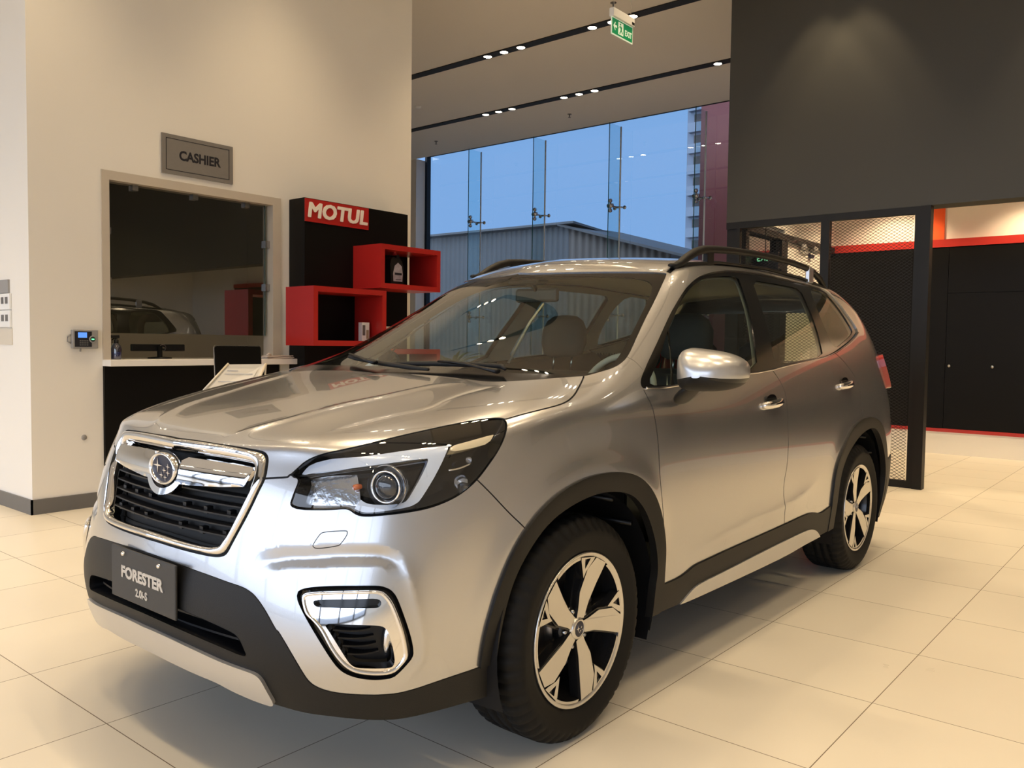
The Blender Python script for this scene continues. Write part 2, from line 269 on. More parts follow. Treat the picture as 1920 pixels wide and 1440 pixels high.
UV = {
 'head': [(0.0812,0.3177),(0.0821,0.3427),(0.0844,0.3835),(0.0758,0.3852),(0.0799,0.4058),(0.0864,0.4373),(0.1009,0.4860),(0.1309,0.6107),(0.1691,0.6912),(0.2059,0.7054),(0.2327,0.6858),(0.2508,0.6420),(0.2544,0.6025),(0.2522,0.5417),(0.2475,0.4778),(0.2412,0.4343),(0.2334,0.4018),(0.2250,0.3719),(0.2148,0.3494),(0.2048,0.3358),(0.1899,0.3234),(0.1750,0.3181),(0.1553,0.3135),(0.1394,0.3112),(0.1335,0.3159),(0.1289,0.3237),(0.1242,0.3254),(0.1142,0.3219)],
 'grille_out': [(-0.0101,0.5702),(0.0047,0.5845),(0.0198,0.5315),(0.0382,0.4818),(0.0478,0.4682),(0.0514,0.4545),(0.0539,0.4294),(0.0547,0.4019),(0.0559,0.3741),(0.0538,0.3466),(0.0506,0.3060),(0.0427,0.2425),(0.0412,0.2289),(0.0398,0.2219),(0.0362,0.2172),(0.0308,0.2152),(0.0207,0.2147),(0.0119,0.2152),(0.0026,0.2170),(-0.0077,0.2162)],
 'grille_in': [(-0.0064,0.4243),(0.0073,0.4238),(0.0218,0.4202),(0.0382,0.4141),(0.0435,0.4097),(0.0462,0.3978),(0.0483,0.3694),(0.0468,0.3296),(0.0420,0.2841),(0.0381,0.2455),(0.0360,0.2401),(0.0356,0.2333),(0.0334,0.2308),(0.0223,0.2294),(0.0111,0.2309),(0.0020,0.2331),(-0.0087,0.2325)],
 'hoodedge': [(0.0563,0.3726),(0.0650,0.3779),(0.0742,0.3822),(0.0740,0.3863),(0.0755,0.3892)],
 'hoodtop': [(0.0756,0.3872),(0.0799,0.4058),(0.0864,0.4373),(0.1009,0.4860),(0.1309,0.6107),(0.1691,0.6912),(0.2059,0.7054),(0.2327,0.6858),(0.2508,0.6420),(0.2548,0.6040)],
 'hoodline': [(0.2549,0.6063),(0.2760,0.6011),(0.2992,0.5972),(0.3135,0.6114),(0.3272,0.6531),(0.3441,0.7213),(0.3622,0.7811)],
 'hoodrear': [(0.3622,0.7811),(0.3400,0.8313),(0.3212,0.8663),(0.3067,0.8926),(0.3015,0.9047),(0.3001,0.9262),(0.2999,0.9469),(0.2993,0.9647),(0.2989,0.9842),(0.2923,0.9976),(-0.2815,0.9981)],
 'ws_out': [(-0.2851,0.9970),(0.2839,0.9849),(0.2917,0.9599),(0.2930,0.9184),(0.2950,0.8958),(0.3161,0.8563),(0.3361,0.8206),(0.3608,0.7750),(0.3813,0.7614),(0.3970,0.7511),(0.4098,0.7532),(0.4212,0.7616),(0.4430,0.7934),(0.4703,0.8211),(0.5062,0.8408),(0.5411,0.8644),(0.5400,0.8737),(0.5318,0.9270),(0.5278,0.9516),(0.5237,0.9732),(0.5189,0.9926),(-0.5194,0.9953),(-0.5219,0.9755)],
 'ws_in': [(-0.3425,0.9646),(-0.3386,0.9909),(0.3309,0.9763),(0.3262,0.9481),(0.3325,0.9173),(0.3422,0.8749),(0.3614,0.8044),(0.3795,0.7703),(0.3945,0.7680),(0.4086,0.7787),(0.4246,0.7979),(0.4578,0.8303),(0.4976,0.8556),(0.5127,0.8658),(0.5193,0.8775),(0.5228,0.8992),(0.5215,0.9378),(0.5176,0.9703),(0.5139,0.9904),(0.5106,0.9995)],
 'roofditch': [(0.5431,0.8661),(0.5579,0.8755),(0.5794,0.8911)],
 'dlo': [(0.4150,0.6017),(0.4136,0.6154),(0.4161,0.6380),(0.4237,0.6656),(0.4479,0.7174),(0.4923,0.7710),(0.5317,0.7914),(0.5508,0.8002),(0.5689,0.8091),(0.5844,0.8158),(0.5981,0.8215),(0.6104,0.8255),(0.6216,0.8276),(0.6080,0.8290),(0.6407,0.8335),(0.6599,0.8378),(0.6855,0.8456),(0.7056,0.8422),(0.7278,0.8405),(0.7638,0.8426),(0.7767,0.8429),(0.7848,0.8354),(0.7876,0.8185),(0.7906,0.8016),(0.7994,0.7523),(0.8087,0.7044),(0.8078,0.6929),(0.8044,0.6848),(0.7936,0.6741),(0.7738,0.6550),(0.7498,0.6321),(0.7306,0.6133),(0.7100,0.5998),(0.6717,0.5865),(0.6287,0.5724),(0.5853,0.5618),(0.5489,0.5596),(0.4963,0.5698),(0.4460,0.5802),(0.4278,0.5906)],
 'g_tri': [(0.4278,0.6132),(0.4368,0.6496),(0.4921,0.7509),(0.4892,0.7347),(0.4618,0.5947),(0.4576,0.5886)],
 'g_front': [(0.5010,0.7568),(0.5256,0.7766),(0.5460,0.7886),(0.5643,0.7974),(0.5834,0.8059),(0.6034,0.8095),(0.6332,0.8130),(0.6296,0.7805),(0.6242,0.7199),(0.6137,0.6426),(0.6047,0.5746),(0.5508,0.5688),(0.4716,0.5798),(0.4631,0.5833),(0.4766,0.6663),(0.4936,0.7484)],
 'g_rear': [(0.6496,0.8055),(0.6744,0.8056),(0.6996,0.8066),(0.7213,0.8070),(0.7187,0.7486),(0.7148,0.6795),(0.7107,0.6345),(0.7078,0.6029),(0.6727,0.5923),(0.6306,0.5785),(0.6370,0.6564),(0.6435,0.7365)],
 'g_quart': [(0.7426,0.8192),(0.7610,0.8222),(0.7740,0.8172),(0.7802,0.7929),(0.7891,0.7457),(0.7939,0.6946),(0.7897,0.6828),(0.7602,0.6532),(0.7342,0.6251),(0.7308,0.6494),(0.7305,0.7023),(0.7337,0.7603)],
 'doorline': [(0.4144,0.5958),(0.4145,0.5619),(0.4165,0.5169),(0.4168,0.4340),(0.4202,0.3433),(0.4210,0.2709),(0.4235,0.1721),(0.4313,0.0595)],
 'apill': [(0.4205,0.7667),(0.4246,0.7438),(0.4274,0.7143),(0.4282,0.6849)],
 'bumpfender': [(0.2249,0.3703),(0.2348,0.3355),(0.2466,0.2955),(0.2588,0.2568)],
 'arch_out': [(0.2343,0.0406),(0.2348,0.0682),(0.2358,0.0974),(0.2396,0.1464),(0.2478,0.2103),(0.2592,0.2588),(0.2738,0.2940),(0.2923,0.3175),(0.3156,0.3318),(0.3449,0.3327),(0.3733,0.3190),(0.3959,0.2880),(0.4115,0.2411),(0.4205,0.1838),(0.4261,0.1241),(0.4297,0.0810),(0.4320,0.0586)],
 'arch_in': [(0.2444,0.0440),(0.2454,0.0759),(0.2469,0.1130),(0.2517,0.1687),(0.2628,0.2213),(0.2772,0.2612),(0.2976,0.2834),(0.3236,0.2955),(0.3487,0.2910),(0.3721,0.2748),(0.3919,0.2339),(0.4064,0.1704),(0.4139,0.1164),(0.4170,0.0864),(0.4159,0.0582),(0.4182,0.0225)],
 'blackline': [(-0.0453,0.1805),(-0.0165,0.1900),(0.0037,0.1891),(0.0192,0.1833),(0.0338,0.1790),(0.0461,0.1746),(0.0549,0.1725),(0.0609,0.1687),(0.0673,0.1614),(0.0773,0.1409),(0.0890,0.1108),(0.0891,0.1146),(0.1014,0.0853),(0.1118,0.0583),(0.1151,0.0508),(0.1205,0.0450),(0.1317,0.0403),(0.1517,0.0372),(0.1764,0.0339),(0.1893,0.0347),(0.2116,0.0389),(0.2343,0.0407)],
 'blackbot': [(0.0797,0.0157),(0.1042,0.0155),(0.1270,0.0151),(0.1480,0.0126),(0.1680,0.0096),(0.1827,0.0083),(0.2066,0.0087),(0.2252,0.0083),(0.2427,0.0070)],
 'skid': [(-0.0143,0.0654),(0.0068,0.0641),(0.0212,0.0604),(0.0437,0.0546),(0.0623,0.0526),(0.0710,0.0512),(0.0754,0.0457),(0.0780,0.0357),(0.0822,0.0182),(0.0673,0.0193),(0.0552,0.0212),(0.0442,0.0235),(0.0345,0.0273),(0.0209,0.0280),(0.0099,0.0298),(0.0005,0.0322),(-0.0126,0.0301),(-0.0360,0.0285)],
 'intake': [(-0.0124,0.1123),(0.0080,0.1132),(0.0212,0.1085),(0.0365,0.1033),(0.0515,0.0974),(0.0555,0.0940),(0.0584,0.0881),(0.0617,0.0755),(0.0637,0.0667),(0.0409,0.0725),(0.0222,0.0767),(0.0088,0.0800),(-0.0063,0.0838)],
 'fog_o': [(0.1016,0.1834),(0.1249,0.1912),(0.1539,0.1914),(0.1635,0.1892),(0.1718,0.1779),(0.1786,0.1501),(0.1878,0.1062),(0.1913,0.0789),(0.1894,0.0709),(0.1807,0.0554),(0.1761,0.0518),(0.1623,0.0529),(0.1490,0.0582),(0.1403,0.0657),(0.1331,0.0808),(0.1218,0.1093),(0.1090,0.1415),(0.1003,0.1678)],
 'fog_c': [(0.1056,0.1677),(0.1066,0.1744),(0.1094,0.1778),(0.1256,0.1824),(0.1545,0.1843),(0.1612,0.1822),(0.1643,0.1792),(0.1688,0.1696),(0.1725,0.1580),(0.1793,0.1289),(0.1840,0.1036),(0.1863,0.0843),(0.1867,0.0770),(0.1854,0.0722),(0.1824,0.0663),(0.1789,0.0607),(0.1744,0.0586),(0.1670,0.0590),(0.1577,0.0615),(0.1491,0.0655),(0.1412,0.0755),(0.1326,0.0952),(0.1240,0.1212),(0.1169,0.1345),(0.1128,0.1401),(0.1098,0.1469)],
 'fog_slot': [(0.1149,0.1627),(0.1160,0.1665),(0.1269,0.1690),(0.1557,0.1704),(0.1614,0.1686),(0.1635,0.1640),(0.1637,0.1586),(0.1621,0.1545),(0.1570,0.1545),(0.1330,0.1556),(0.1211,0.1553),(0.1170,0.1565)],
 'fog_low': [(0.1258,0.1310),(0.1401,0.1305),(0.1592,0.1283),(0.1668,0.1257),(0.1698,0.1215),(0.1727,0.1125),(0.1760,0.0946),(0.1781,0.0779),(0.1780,0.0710),(0.1765,0.0671),(0.1716,0.0669),(0.1576,0.0694),(0.1529,0.0702),(0.1490,0.0735),(0.1460,0.0792),(0.1372,0.1027),(0.1313,0.1179)],
 'washer': [(0.1057,0.2543),(0.1058,0.2589),(0.1095,0.2767),(0.1118,0.2805),(0.1287,0.2849),(0.1301,0.2822),(0.1299,0.2752),(0.1265,0.2612),(0.1248,0.2577),(0.1086,0.2508)],
 'sill': [(0.4313,0.0591),(0.4573,0.0592),(0.4690,0.0634),(0.4801,0.0713),(0.5004,0.0724),(0.5252,0.0744),(0.5760,0.0764),(0.6229,0.0791),(0.6580,0.0836),(0.6688,0.0782),(0.6772,0.0694),(0.6906,0.0768),(0.7035,0.0836)],
 'sill_clb': [(0.4387,0.0201),(0.4641,0.0194),(0.4727,0.0267),(0.4814,0.0341),(0.4927,0.0371),(0.5297,0.0385),(0.5801,0.0419),(0.6262,0.0451),(0.6579,0.0466),(0.6670,0.0427),(0.6740,0.0352),(0.6809,0.0228),(0.6936,0.0236),(0.7065,0.0262)],
 'sill_slb': [(0.4641,0.0194),(0.4779,0.0182),(0.5344,0.0169),(0.5853,0.0162),(0.6311,0.0161),(0.6587,0.0200),(0.6812,0.0215)],
 'clsplit': [(0.4317,0.0561),(0.4382,0.0359),(0.4396,0.0190)],
 'doorsplit': [(0.6228,0.5675),(0.6250,0.5607),(0.6282,0.5452),(0.6310,0.5259),(0.6322,0.5096),(0.6303,0.4706),(0.6273,0.3898),(0.6252,0.2679),(0.6179,0.1865),(0.6202,0.1244),(0.6265,0.0449),(0.6300,0.0167)],
 'reardoor': [(0.7468,0.5609),(0.7514,0.5434),(0.7551,0.5191),(0.7546,0.4877),(0.7516,0.4398),(0.7471,0.3568)],
 'rarch_out': [(0.6943,0.0900),(0.6945,0.1292),(0.6957,0.1715),(0.6996,0.2172),(0.7075,0.2609),(0.7214,0.3125),(0.7395,0.3437),(0.7591,0.3530),(0.7819,0.3320),(0.7987,0.2937),(0.8091,0.2436),(0.8166,0.1887)],
 'rarch_in': [(0.7028,0.0806),(0.7035,0.1231),(0.7054,0.1618),(0.7095,0.1981),(0.7173,0.2364),(0.7347,0.2801),(0.7538,0.3036),(0.7711,0.3061),(0.7848,0.2767),(0.7984,0.2178),(0.8079,0.1624),(0.8139,0.1115)],
 'rbump': [(0.8121,0.0995),(0.8260,0.1169)],
 'taillamp': [(0.8625,0.6039),(0.8477,0.5820),(0.8540,0.5507)],
 'drl_o': [(0.0811,0.3973),(0.0834,0.4134),(0.0872,0.4310),(0.1064,0.4735),(0.1410,0.5666),(0.1760,0.5985),(0.2065,0.5679),(0.2075,0.5452),(0.2016,0.4578),(0.1951,0.4046),(0.1887,0.3674),(0.1828,0.3393),(0.1804,0.3337),(0.1747,0.3266),(0.1549,0.3205),(0.1440,0.3182),(0.1389,0.3186),(0.1347,0.3215),(0.1308,0.3259)],
 'drl_i': [(0.0840,0.3964),(0.0913,0.4050),(0.1074,0.4170),(0.1232,0.4319),(0.1393,0.4516),(0.1557,0.4721),(0.1724,0.4862),(0.1855,0.4806),(0.1887,0.4720),(0.1859,0.4314),(0.1813,0.3924),(0.1768,0.3647),(0.1725,0.3407),(0.1682,0.3352),(0.1592,0.3332),(0.1501,0.3336),(0.1439,0.3346),(0.1397,0.3372),(0.1369,0.3406),(0.1346,0.3446)],
 'turn': [(0.2090,0.5531),(0.2274,0.5518),(0.2437,0.5427),(0.2438,0.5263),(0.2393,0.4794),(0.2269,0.4805),(0.2079,0.4931)],
 'head_in': [(0.0843,0.3922),(0.1002,0.4066),(0.1332,0.4213),(0.1719,0.4582),(0.1864,0.4683),(0.1807,0.3963),(0.1762,0.3663),(0.1724,0.3434),(0.1671,0.3372),(0.1458,0.3381),(0.1299,0.3310),(0.1137,0.3269),(0.0853,0.3211),(0.0838,0.3599)],
 'wing': [(0.0094,0.3904),(0.0233,0.3928),(0.0394,0.3952),(0.0437,0.3949),(0.0449,0.3854),(0.0467,0.3629),(0.0263,0.3527),(0.0134,0.3440),(0.0113,0.3393),(0.0099,0.3336),(0.0089,0.3252),(0.0065,0.3191)],
 'handle_f': [(0.5919,0.4705),(0.5982,0.4837),(0.6103,0.4877),(0.6235,0.4936),(0.6266,0.4842),(0.6234,0.4697),(0.6112,0.4608),(0.5964,0.4528),(0.5921,0.4589)],
 'handle_r': [(0.7147,0.5116),(0.7194,0.5215),(0.7300,0.5252),(0.7391,0.5267),(0.7398,0.5185),(0.7361,0.5077),(0.7250,0.5009),(0.7148,0.4982)],
 'crease_h1': [(0.0169,0.6071),(0.0255,0.7523),(0.0358,0.8480),(0.0559,0.8956),(0.1033,0.9200),(0.1593,0.9399),(0.2355,0.9361),(0.2638,0.9340),(0.2944,0.9200)],
 'crease_h2': [(0.0980,0.7569),(0.1208,0.8207),(0.1599,0.8560),(0.1904,0.8643),(0.2257,0.8600),(0.2436,0.8776),(0.2736,0.8860),(0.3094,0.8727)],
 'ledge_o': [(0.0631,0.2319),(0.0787,0.2387),(0.0996,0.2460),(0.1297,0.2519),(0.1542,0.2512),(0.1651,0.2468),(0.1704,0.2392),(0.1740,0.2272),(0.1760,0.2268),(0.1816,0.1981),(0.1897,0.1467),(0.1955,0.1034),(0.1974,0.0802),(0.1956,0.0669),(0.1896,0.0542),(0.1805,0.0422)],
 'ledge_i': [(0.0682,0.2103),(0.0804,0.2195),(0.1116,0.2273),(0.1413,0.2288),(0.1570,0.2259),(0.1621,0.2209),(0.1650,0.2137),(0.1684,0.1986)],
 'groove': [(0.0596,0.2068),(0.0672,0.2178),(0.0794,0.2267),(0.0797,0.2280),(0.1005,0.2358),(0.1305,0.2421),(0.1500,0.2421),(0.1589,0.2397),(0.1660,0.2339),(0.1711,0.2208),(0.1744,0.1997)],
 'ledge_v': [(0.1690,0.2463),(0.1760,0.2268),(0.1816,0.1981),(0.1897,0.1467),(0.1955,0.1034),(0.1974,0.0802),(0.1956,0.0669),(0.1896,0.0542),(0.1805,0.0422)],
 'scallop': [(0.4441,0.0835),(0.4882,0.0996),(0.5607,0.1183),(0.6206,0.1242),(0.6519,0.1419),(0.6790,0.1817)],
 'skidbot': [(-0.0360,0.0285),(-0.0126,0.0301),(0.0005,0.0322),(0.0099,0.0298),(0.0209,0.0280),(0.0345,0.0273),(0.0442,0.0235),(0.0552,0.0212),(0.0673,0.0193),(0.0822,0.0182),(0.1042,0.0155),(0.1270,0.0151),(0.1480,0.0126),(0.1680,0.0096),(0.1827,0.0083),(0.2066,0.0087),(0.2252,0.0083),(0.2429,0.0069),(0.2455,0.0076)],
 'proj': [(0.1579,0.3808)],
 'bulb': [(0.1277,0.3775)],
 'brow': [(0.0765,0.3903),(0.0918,0.3982),(0.1077,0.4100),(0.1393,0.4403),(0.1721,0.4714),(0.1875,0.4714)],
 'wiper_a': [(-0.3219,0.9967),(0.3266,0.9925),(0.3265,0.9752),(0.3262,0.9654),(0.3294,0.9446),(0.3323,0.9180),(0.3267,0.9076)],
 'wiper_a_arm': [(0.3214,0.9696),(0.3200,0.9583),(0.3169,0.9429),(0.3104,0.9179),(0.3079,0.8957)],
 'wiper_b': [(-0.3419,0.9575),(-0.3372,0.9676),(-0.3330,0.9767),(-0.3288,0.9844),(-0.3222,0.9933),(0.3051,0.9844),(0.3005,0.9671)],
 'wiper_b_arm': [(-0.3402,0.9606),(-0.3273,0.9765),(-0.3159,0.9853),(-0.3028,0.9955)],
 'bend': [(0.2325,0.0404),(0.2351,0.0407),(0.2443,0.0426)],
 'bulb2': [(0.2168,0.3746)],
 'bulb3': [(0.2237,0.4360)],
 'rib': [(0.2064,0.4104),(0.2149,0.4098),(0.2255,0.4185)],
 'x_arch': [(0.2949,0.1730)],
 'x_head': [(0.2281,0.4461),(0.1429,0.3880)],
 'x_dlo': [(0.4255,0.6379),(0.4935,0.5836),(0.5853,0.5767),(0.6347,0.5864),(0.7029,0.6059),(0.7347,0.6228)],
 'rdtop': [(0.7264,0.6118),(0.7309,0.6065),(0.7396,0.5855),(0.7468,0.5609)],
 'belt_chrome': [(0.4184,0.6006),(0.4462,0.5814),(0.5845,0.5633),(0.6255,0.5699),(0.6287,0.5724),(0.6717,0.5865),(0.7099,0.5992),(0.7306,0.6133),(0.7498,0.6321),(0.7738,0.6550),(0.7943,0.6742),(0.8057,0.6850)],
 'plate': [(-0.0162,0.1877),(0.0182,0.1846),(0.0201,0.0949),(-0.0132,0.0961)],
}
# ================================================================ the room
def struct(o): o['kind'] = 'structure'; return o
H = CEIL_Z
YB = -7.0; XL = -13.0; XR = 9.0; YW = 11.3
struct(boxo('floor', (XL, XR, YB, 11.45, -0.1, 0.0), MT['floor']))
struct(boxo('ceiling', (XL, XR, YB, 10.95, H, H+0.12), MT['ceiling']))
XC = -3.9; YC0 = 1.147; YC1 = 4.72
# cashier wall with its opening
m = MB(); T_ = 0.2
m.box(XC-T_, XC, YC0, 1.64, 0, H); m.box(XC-T_, XC, 3.17, YC1, 0, H); m.box(XC-T_, XC, 1.64, 3.17, 2.455, H); 
struct(m.build('wall_cashier', MT['wall']))
struct(boxo('wall_left', (XL, XC-T_, YC0, YC0+0.2, 0, H), MT['wall']))
struct(boxo('wall_left_back', (XL, XC-T_, YC1-0.2, YC1, 0, H), MT['wall']))
m = MB(); m.box(XC, XC+0.012, YC0-0.012, 1.66, 0, 0.105); struct(m.build('baseboard_cashier', MT['basegrey']))
m = MB(); m.box(XL, XC+0.012, YC0-0.012, YC0, 0, 0.105); struct(m.build('baseboard_left', MT['basegrey']))
struct(boxo('wall_far_left', (XL-0.2, XL, YB, YW, 0, H), MT['wall']))
struct(boxo('wall_right', (XR, XR+0.2, YB, 9.9, 0, H), MT['wall']))
# front shop window behind the photographer: posts and a header only, daylight comes in between
m = MB()
m.box(XL, XR, YB-0.2, YB, 4.1, H); m.box(XL, XR, YB-0.2, YB, 0, 0.12)
for x in np.arange(XL, XR+0.1, 2.2): m.box(x-0.06, x+0.06, YB-0.15, YB, 0.12, 4.1)
struct(m.build('wall_front', MT['charcoal']))
# white wall piece left of the big window
struct(boxo('wall_window_side', (XL, -10.34, 10.95, 11.2, 0, H), MT['wall']))

# ---- charcoal bulkhead
YK = 6.72
struct(boxo('wall_bulkhead', (-1.43, XR, YK, YK+0.25, 2.47, H), MT['charcoal']))
# ---- back area
YF = 9.72
struct(boxo('wall_back', (-1.50, XR, YF, YF+0.2, 0, H), MT['wall']))
m = MB(); m.box(-1.50, -1.38, 6.98, 8.10, 2.55, 3.2); m.box(-1.50, -1.38, 8.10, YF, 0, 3.2)
struct(m.build('wall_back_left', MT['wall']))
struct(boxo('ceiling_back', (-1.50, XR, YK+0.25, YF, 3.2, 3.3), MT['ceiling']))

# ---- ceiling tracks with downlights
def light_track(y, groups, label, x0=XL+0.1, x1=XR-0.1):
    t = empty('light_track', (0, y, H), 0, label, 'light track', 'black light tracks across the ceiling')
    boxo('channel', (x0, x1, -0.07, 0.07, -0.012, 0.02), MT['track'], t)
    for gx in groups:
        for dx in (-0.28, 0, 0.28):
            m = MB(); m.lathe([(0.0, -0.016), (0.052, -0.016), (0.058, -0.02), (0.066, -0.018), (0.068, -0.008)], 20, 'z', (gx+dx, 0, 0), smooth=False)
            for i, f in enumerate(m.f): m.mi[i] = 0 if all(abs(m.v[k][2]+0.016) < 1e-6 for k in f) else 1
            m.build('downlight', [MT['lamp'], MT['frame']], t)
            ld = bpy.data.lights.new('downlight_lamp', 'SPOT'); ld.energy = LAMP_POWER/3; ld.color = LAMP_COL
            ld.spot_size = R(94); ld.spot_blend = 0.9; ld.shadow_soft_size = 0.055
            lo = bpy.data.objects.new('downlight_lamp', ld); lo.location = (gx+dx, 0, -0.06); link(lo, t)
    return t
GX = [-6.4, -4.1, -1.9, 0.3, 2.5, 4.7, 7.0]
light_track(7.195, [-4.8, -3.15], 'long black recessed light track nearer the charcoal wall, crossing above the exit sign')
light_track(9.27, [-6.67, -5.08, -2.55], 'black recessed light track nearest the tall window')
light_track(5.12, [-2.9, -0.9, 1.1, 3.1, 5.1], 'light track just in front of the charcoal wall')
light_track(3.05, [-2.9, -0.9, 1.1, 3.1, 5.3], 'light track above the back of the car')
light_track(0.98, [-8.6, -5.5, -3.0, -0.9, 1.1, 3.1, 5.1], 'light track above the front of the car')
light_track(-1.1, [-8.6, -7.0, -5.5, -4.3, -3.0, -0.9, 1.1, 3.1, 5.1], 'light track between the car and the shop window')  # extra groups at the left added to brighten the left wall
light_track(-4.2, [-8.0, -6.0, -4.3, -0.9, 3.1], 'light track by the shop window')  # left groups added to put more warm light on the left wall
# back area lamps
def spot(name, loc, e, size, parent=None, col=LAMP_COL, soft=0.06, rot=(0, 0, 0), blend=0.6):
    ld = bpy.data.lights.new(name, 'SPOT'); ld.energy = e; ld.color = col; ld.spot_size = R(size); ld.spot_blend = blend; ld.shadow_soft_size = soft
    o = bpy.data.objects.new(name, ld); o.location = loc; o.rotation_euler = rot; return link(o, parent)
for i, (x, y) in enumerate([(-0.6, 9.2), (0.9, 9.2), (2.4, 9.2), (-0.6, 7.9), (1.2, 7.9), (3.0, 7.9), (4.5, 8.5)]):
    dl = empty('recessed_downlight', (x, y, 3.2), 0, 'round recessed lamp in the ceiling behind the charcoal wall', 'downlight', 'lamps of the back area')
    m = MB(); m.lathe([(0, -0.004), (0.05, -0.004), (0.06, -0.01), (0.068, -0.001)], 20, 'z'); 
    for k, f in enumerate(m.f): m.mi[k] = 0 if all(abs(m.v[j][2]+0.004) < 1e-6 for j in f) else 1
    m.build('lens', [MT['lamp'], MT['white']], dl)
    spot('recessed_lamp', (0, 0, -0.05), 95, 125, dl)

for x, lb in ((-.35, 'left one'), (1.75, 'right one')):
    dl = empty('wall_washer', (x, 6.34, H), 0, 'small recessed lamp close to the charcoal wall, the '+lb+', making a scallop of light', 'downlight', 'lamps washing the charcoal wall')
    m = MB(); m.lathe([(0, -.004), (.05, -.004), (.06, -.01), (.068, -.001)], 20, 'z')
    for k, f in enumerate(m.f): m.mi[k] = 0 if all(abs(m.v[j][2]+0.004) < 1e-6 for j in f) else 1
    m.build('lens', [MT['lamp'], MT['frame']], dl)
    for dx in (-.16, .16): spot('washer_lamp', (dx, 0, -.05), 70, 62, dl, soft=.03, blend=.45)
# ---- tall window: panes, glass fins, spider fittings
xs_joint = [XJ for XJ in FINX]
panes = [-10.3] + FINX + [-1.0]
wi = 0
for a, b in zip(panes[:-1], panes[1:]):
    wi += 1
    w = empty('window_%d' % wi, ((a+b)/2, YW, 0)); struct(w)
    m = MB(); hw = (b-a)/2; m.add([(-hw, 0, 0), (hw, 0, 0), (hw, 0, H+0.15), (-hw, 0, H+0.15)], [(0, 1, 2, 3)]); m.build('pane', MT['bigglass'], w)
struct(boxo('trim_1', (-10.36, -10.30, 11.22, 11.33, 0, H+0.15), MT['frame']))
struct(boxo('trim_2', (-10.36, XR, 10.95, 11.4, H+0.12, H+0.3), MT['frame']))
for i, x in enumerate(FINX):
    f = empty('glass_fin', (x, YW, 0), 0, 'tall clear glass fin bracing the window, ' + ['the one nearest the red shelves', 'second from the red shelves', 'third from the red shelves', 'the one beside the maroon cladding'][i], 'glass fin', 'glass fins of the tall window')
    m = MB(); m.add([(0, -0.36, 0), (0, -0.02, 0), (0, -0.02, H), (0, -0.36, H)], [(0, 1, 2, 3)]); m.build('fin_pane', MT['finglass'], f)
    boxo('fin_edge', (-0.006, 0.006, -0.368, -0.36, 0, H), MT['finedge'], f)
    boxo('silicone_joint', (-0.012, 0.012, -0.012, 0.004, 0, H), MT['silicone'], f)
    for z in SPZ:
        s_ = sub('spider_fitting', f, (0, 0, z))
        m = MB()
        m.tube([(-0.05, -0.30, 0), (0.05, -0.30, 0)], 0.035, 14); m.tube([(0, -0.30, -0.09), (0, -0.30, 0.09)], 0.018, 10)
        m.lathe([(0, -0.02), (0.03, -0.02), (0.034, 0), (0.03, 0.02), (0, 0.02)], 14, 'x', (0, -0.30, 0.085)); m.lathe([(0, -0.02), (0.03, -0.02), (0.034, 0), (0.03, 0.02), (0, 0.02)], 14, 'x', (0, -0.30, -0.085))
        m.tube([(0, -0.30, 0), (0, -0.05, 0.0)], 0.014, 10)
        for sx in (-1, 1):
            m.tube([(0, -0.08, 0), (sx*0.06, -0.05, 0), (sx*0.10, -0.01, 0)], [0.018, 0.014, 0.012], 10); m.lathe([(0, -0.012), (0.032, -0.012), (0.032, 0.0), (0, 0.0)], 16, 'y', (sx*0.10, 0, 0))
        m.build('spider_arms', MT['steel'], s_)
# ================================================================ the car: one smooth spline surface for the half body, cut into panels
def bspl(n, t):
    t = np.clip(np.atleast_1d(t).astype(float), 0, 1-1e-9)
    kn = np.concatenate([[0]*3, np.linspace(0, 1, n-2), [1]*3])
    N = ((t[:, None] >= kn[None, :-1]) & (t[:, None] < kn[None, 1:])).astype(float)
    for k in (1, 2, 3):
        M = np.zeros((len(t), N.shape[1]-1))
        for i in range(N.shape[1]-1):
            a = kn[i+k]-kn[i]; b = kn[i+k+1]-kn[i+1]
            if a > 0: M[:, i] += (t-kn[i])/a*N[:, i]
            if b > 0: M[:, i] += (kn[i+k+1]-t)/b*N[:, i+1]
        N = M
    return N[:, :n]
NET = np.array(BODY_NET, float)
def S0(u, v):
    u = np.atleast_1d(u); v = np.atleast_1d(v)
    return np.einsum('ki,kj,ijd->kd', bspl(NET.shape[0], u), bspl(NET.shape[1], v), NET)
def chaikin(pts, closed=False, it=2):
    pts = [np.array(q, float) for q in pts]
    for _ in range(it):
        out = []; n = len(pts)
        rng = range(n) if closed else range(n-1)
        if not closed: out.append(pts[0])
        for i in rng:
            a, b = pts[i], pts[(i+1) % n]
            if closed or 0 < i: out.append(a*.75+b*.25)
            else: out.append(a*.75+b*.25)
            out.append(a*.25+b*.75)
        if not closed: out.append(pts[-1])
        pts = out
    return [tuple(q) for q in pts]
def clipc(name, smooth=True):
    """near-half part of a traced line; where it crosses the car's middle plane it is closed there"""
    P = UV[name]; out = []
    for i, (u, v) in enumerate(P):
        if i:
            u0, v0 = P[i-1]
            if (u0 < 0) != (u < 0):
                if min(abs(u0), abs(u)) < 0.03 and v < 0.6:
                    w = abs(u0)/(abs(u0)+abs(u)); out.append((0.0, v0+(v-v0)*w))
                else:
                    a, b = 1-v0, 1-v; w = a/(a+b+1e-9); out.append((abs(u0)+(abs(u)-abs(u0))*w, 1.0))
        if u >= 0: out.append((u, v))
    return chaikin(out) if smooth else out
def P3s(poly): return S0([q[0] for q in poly], [q[1] for q in poly])
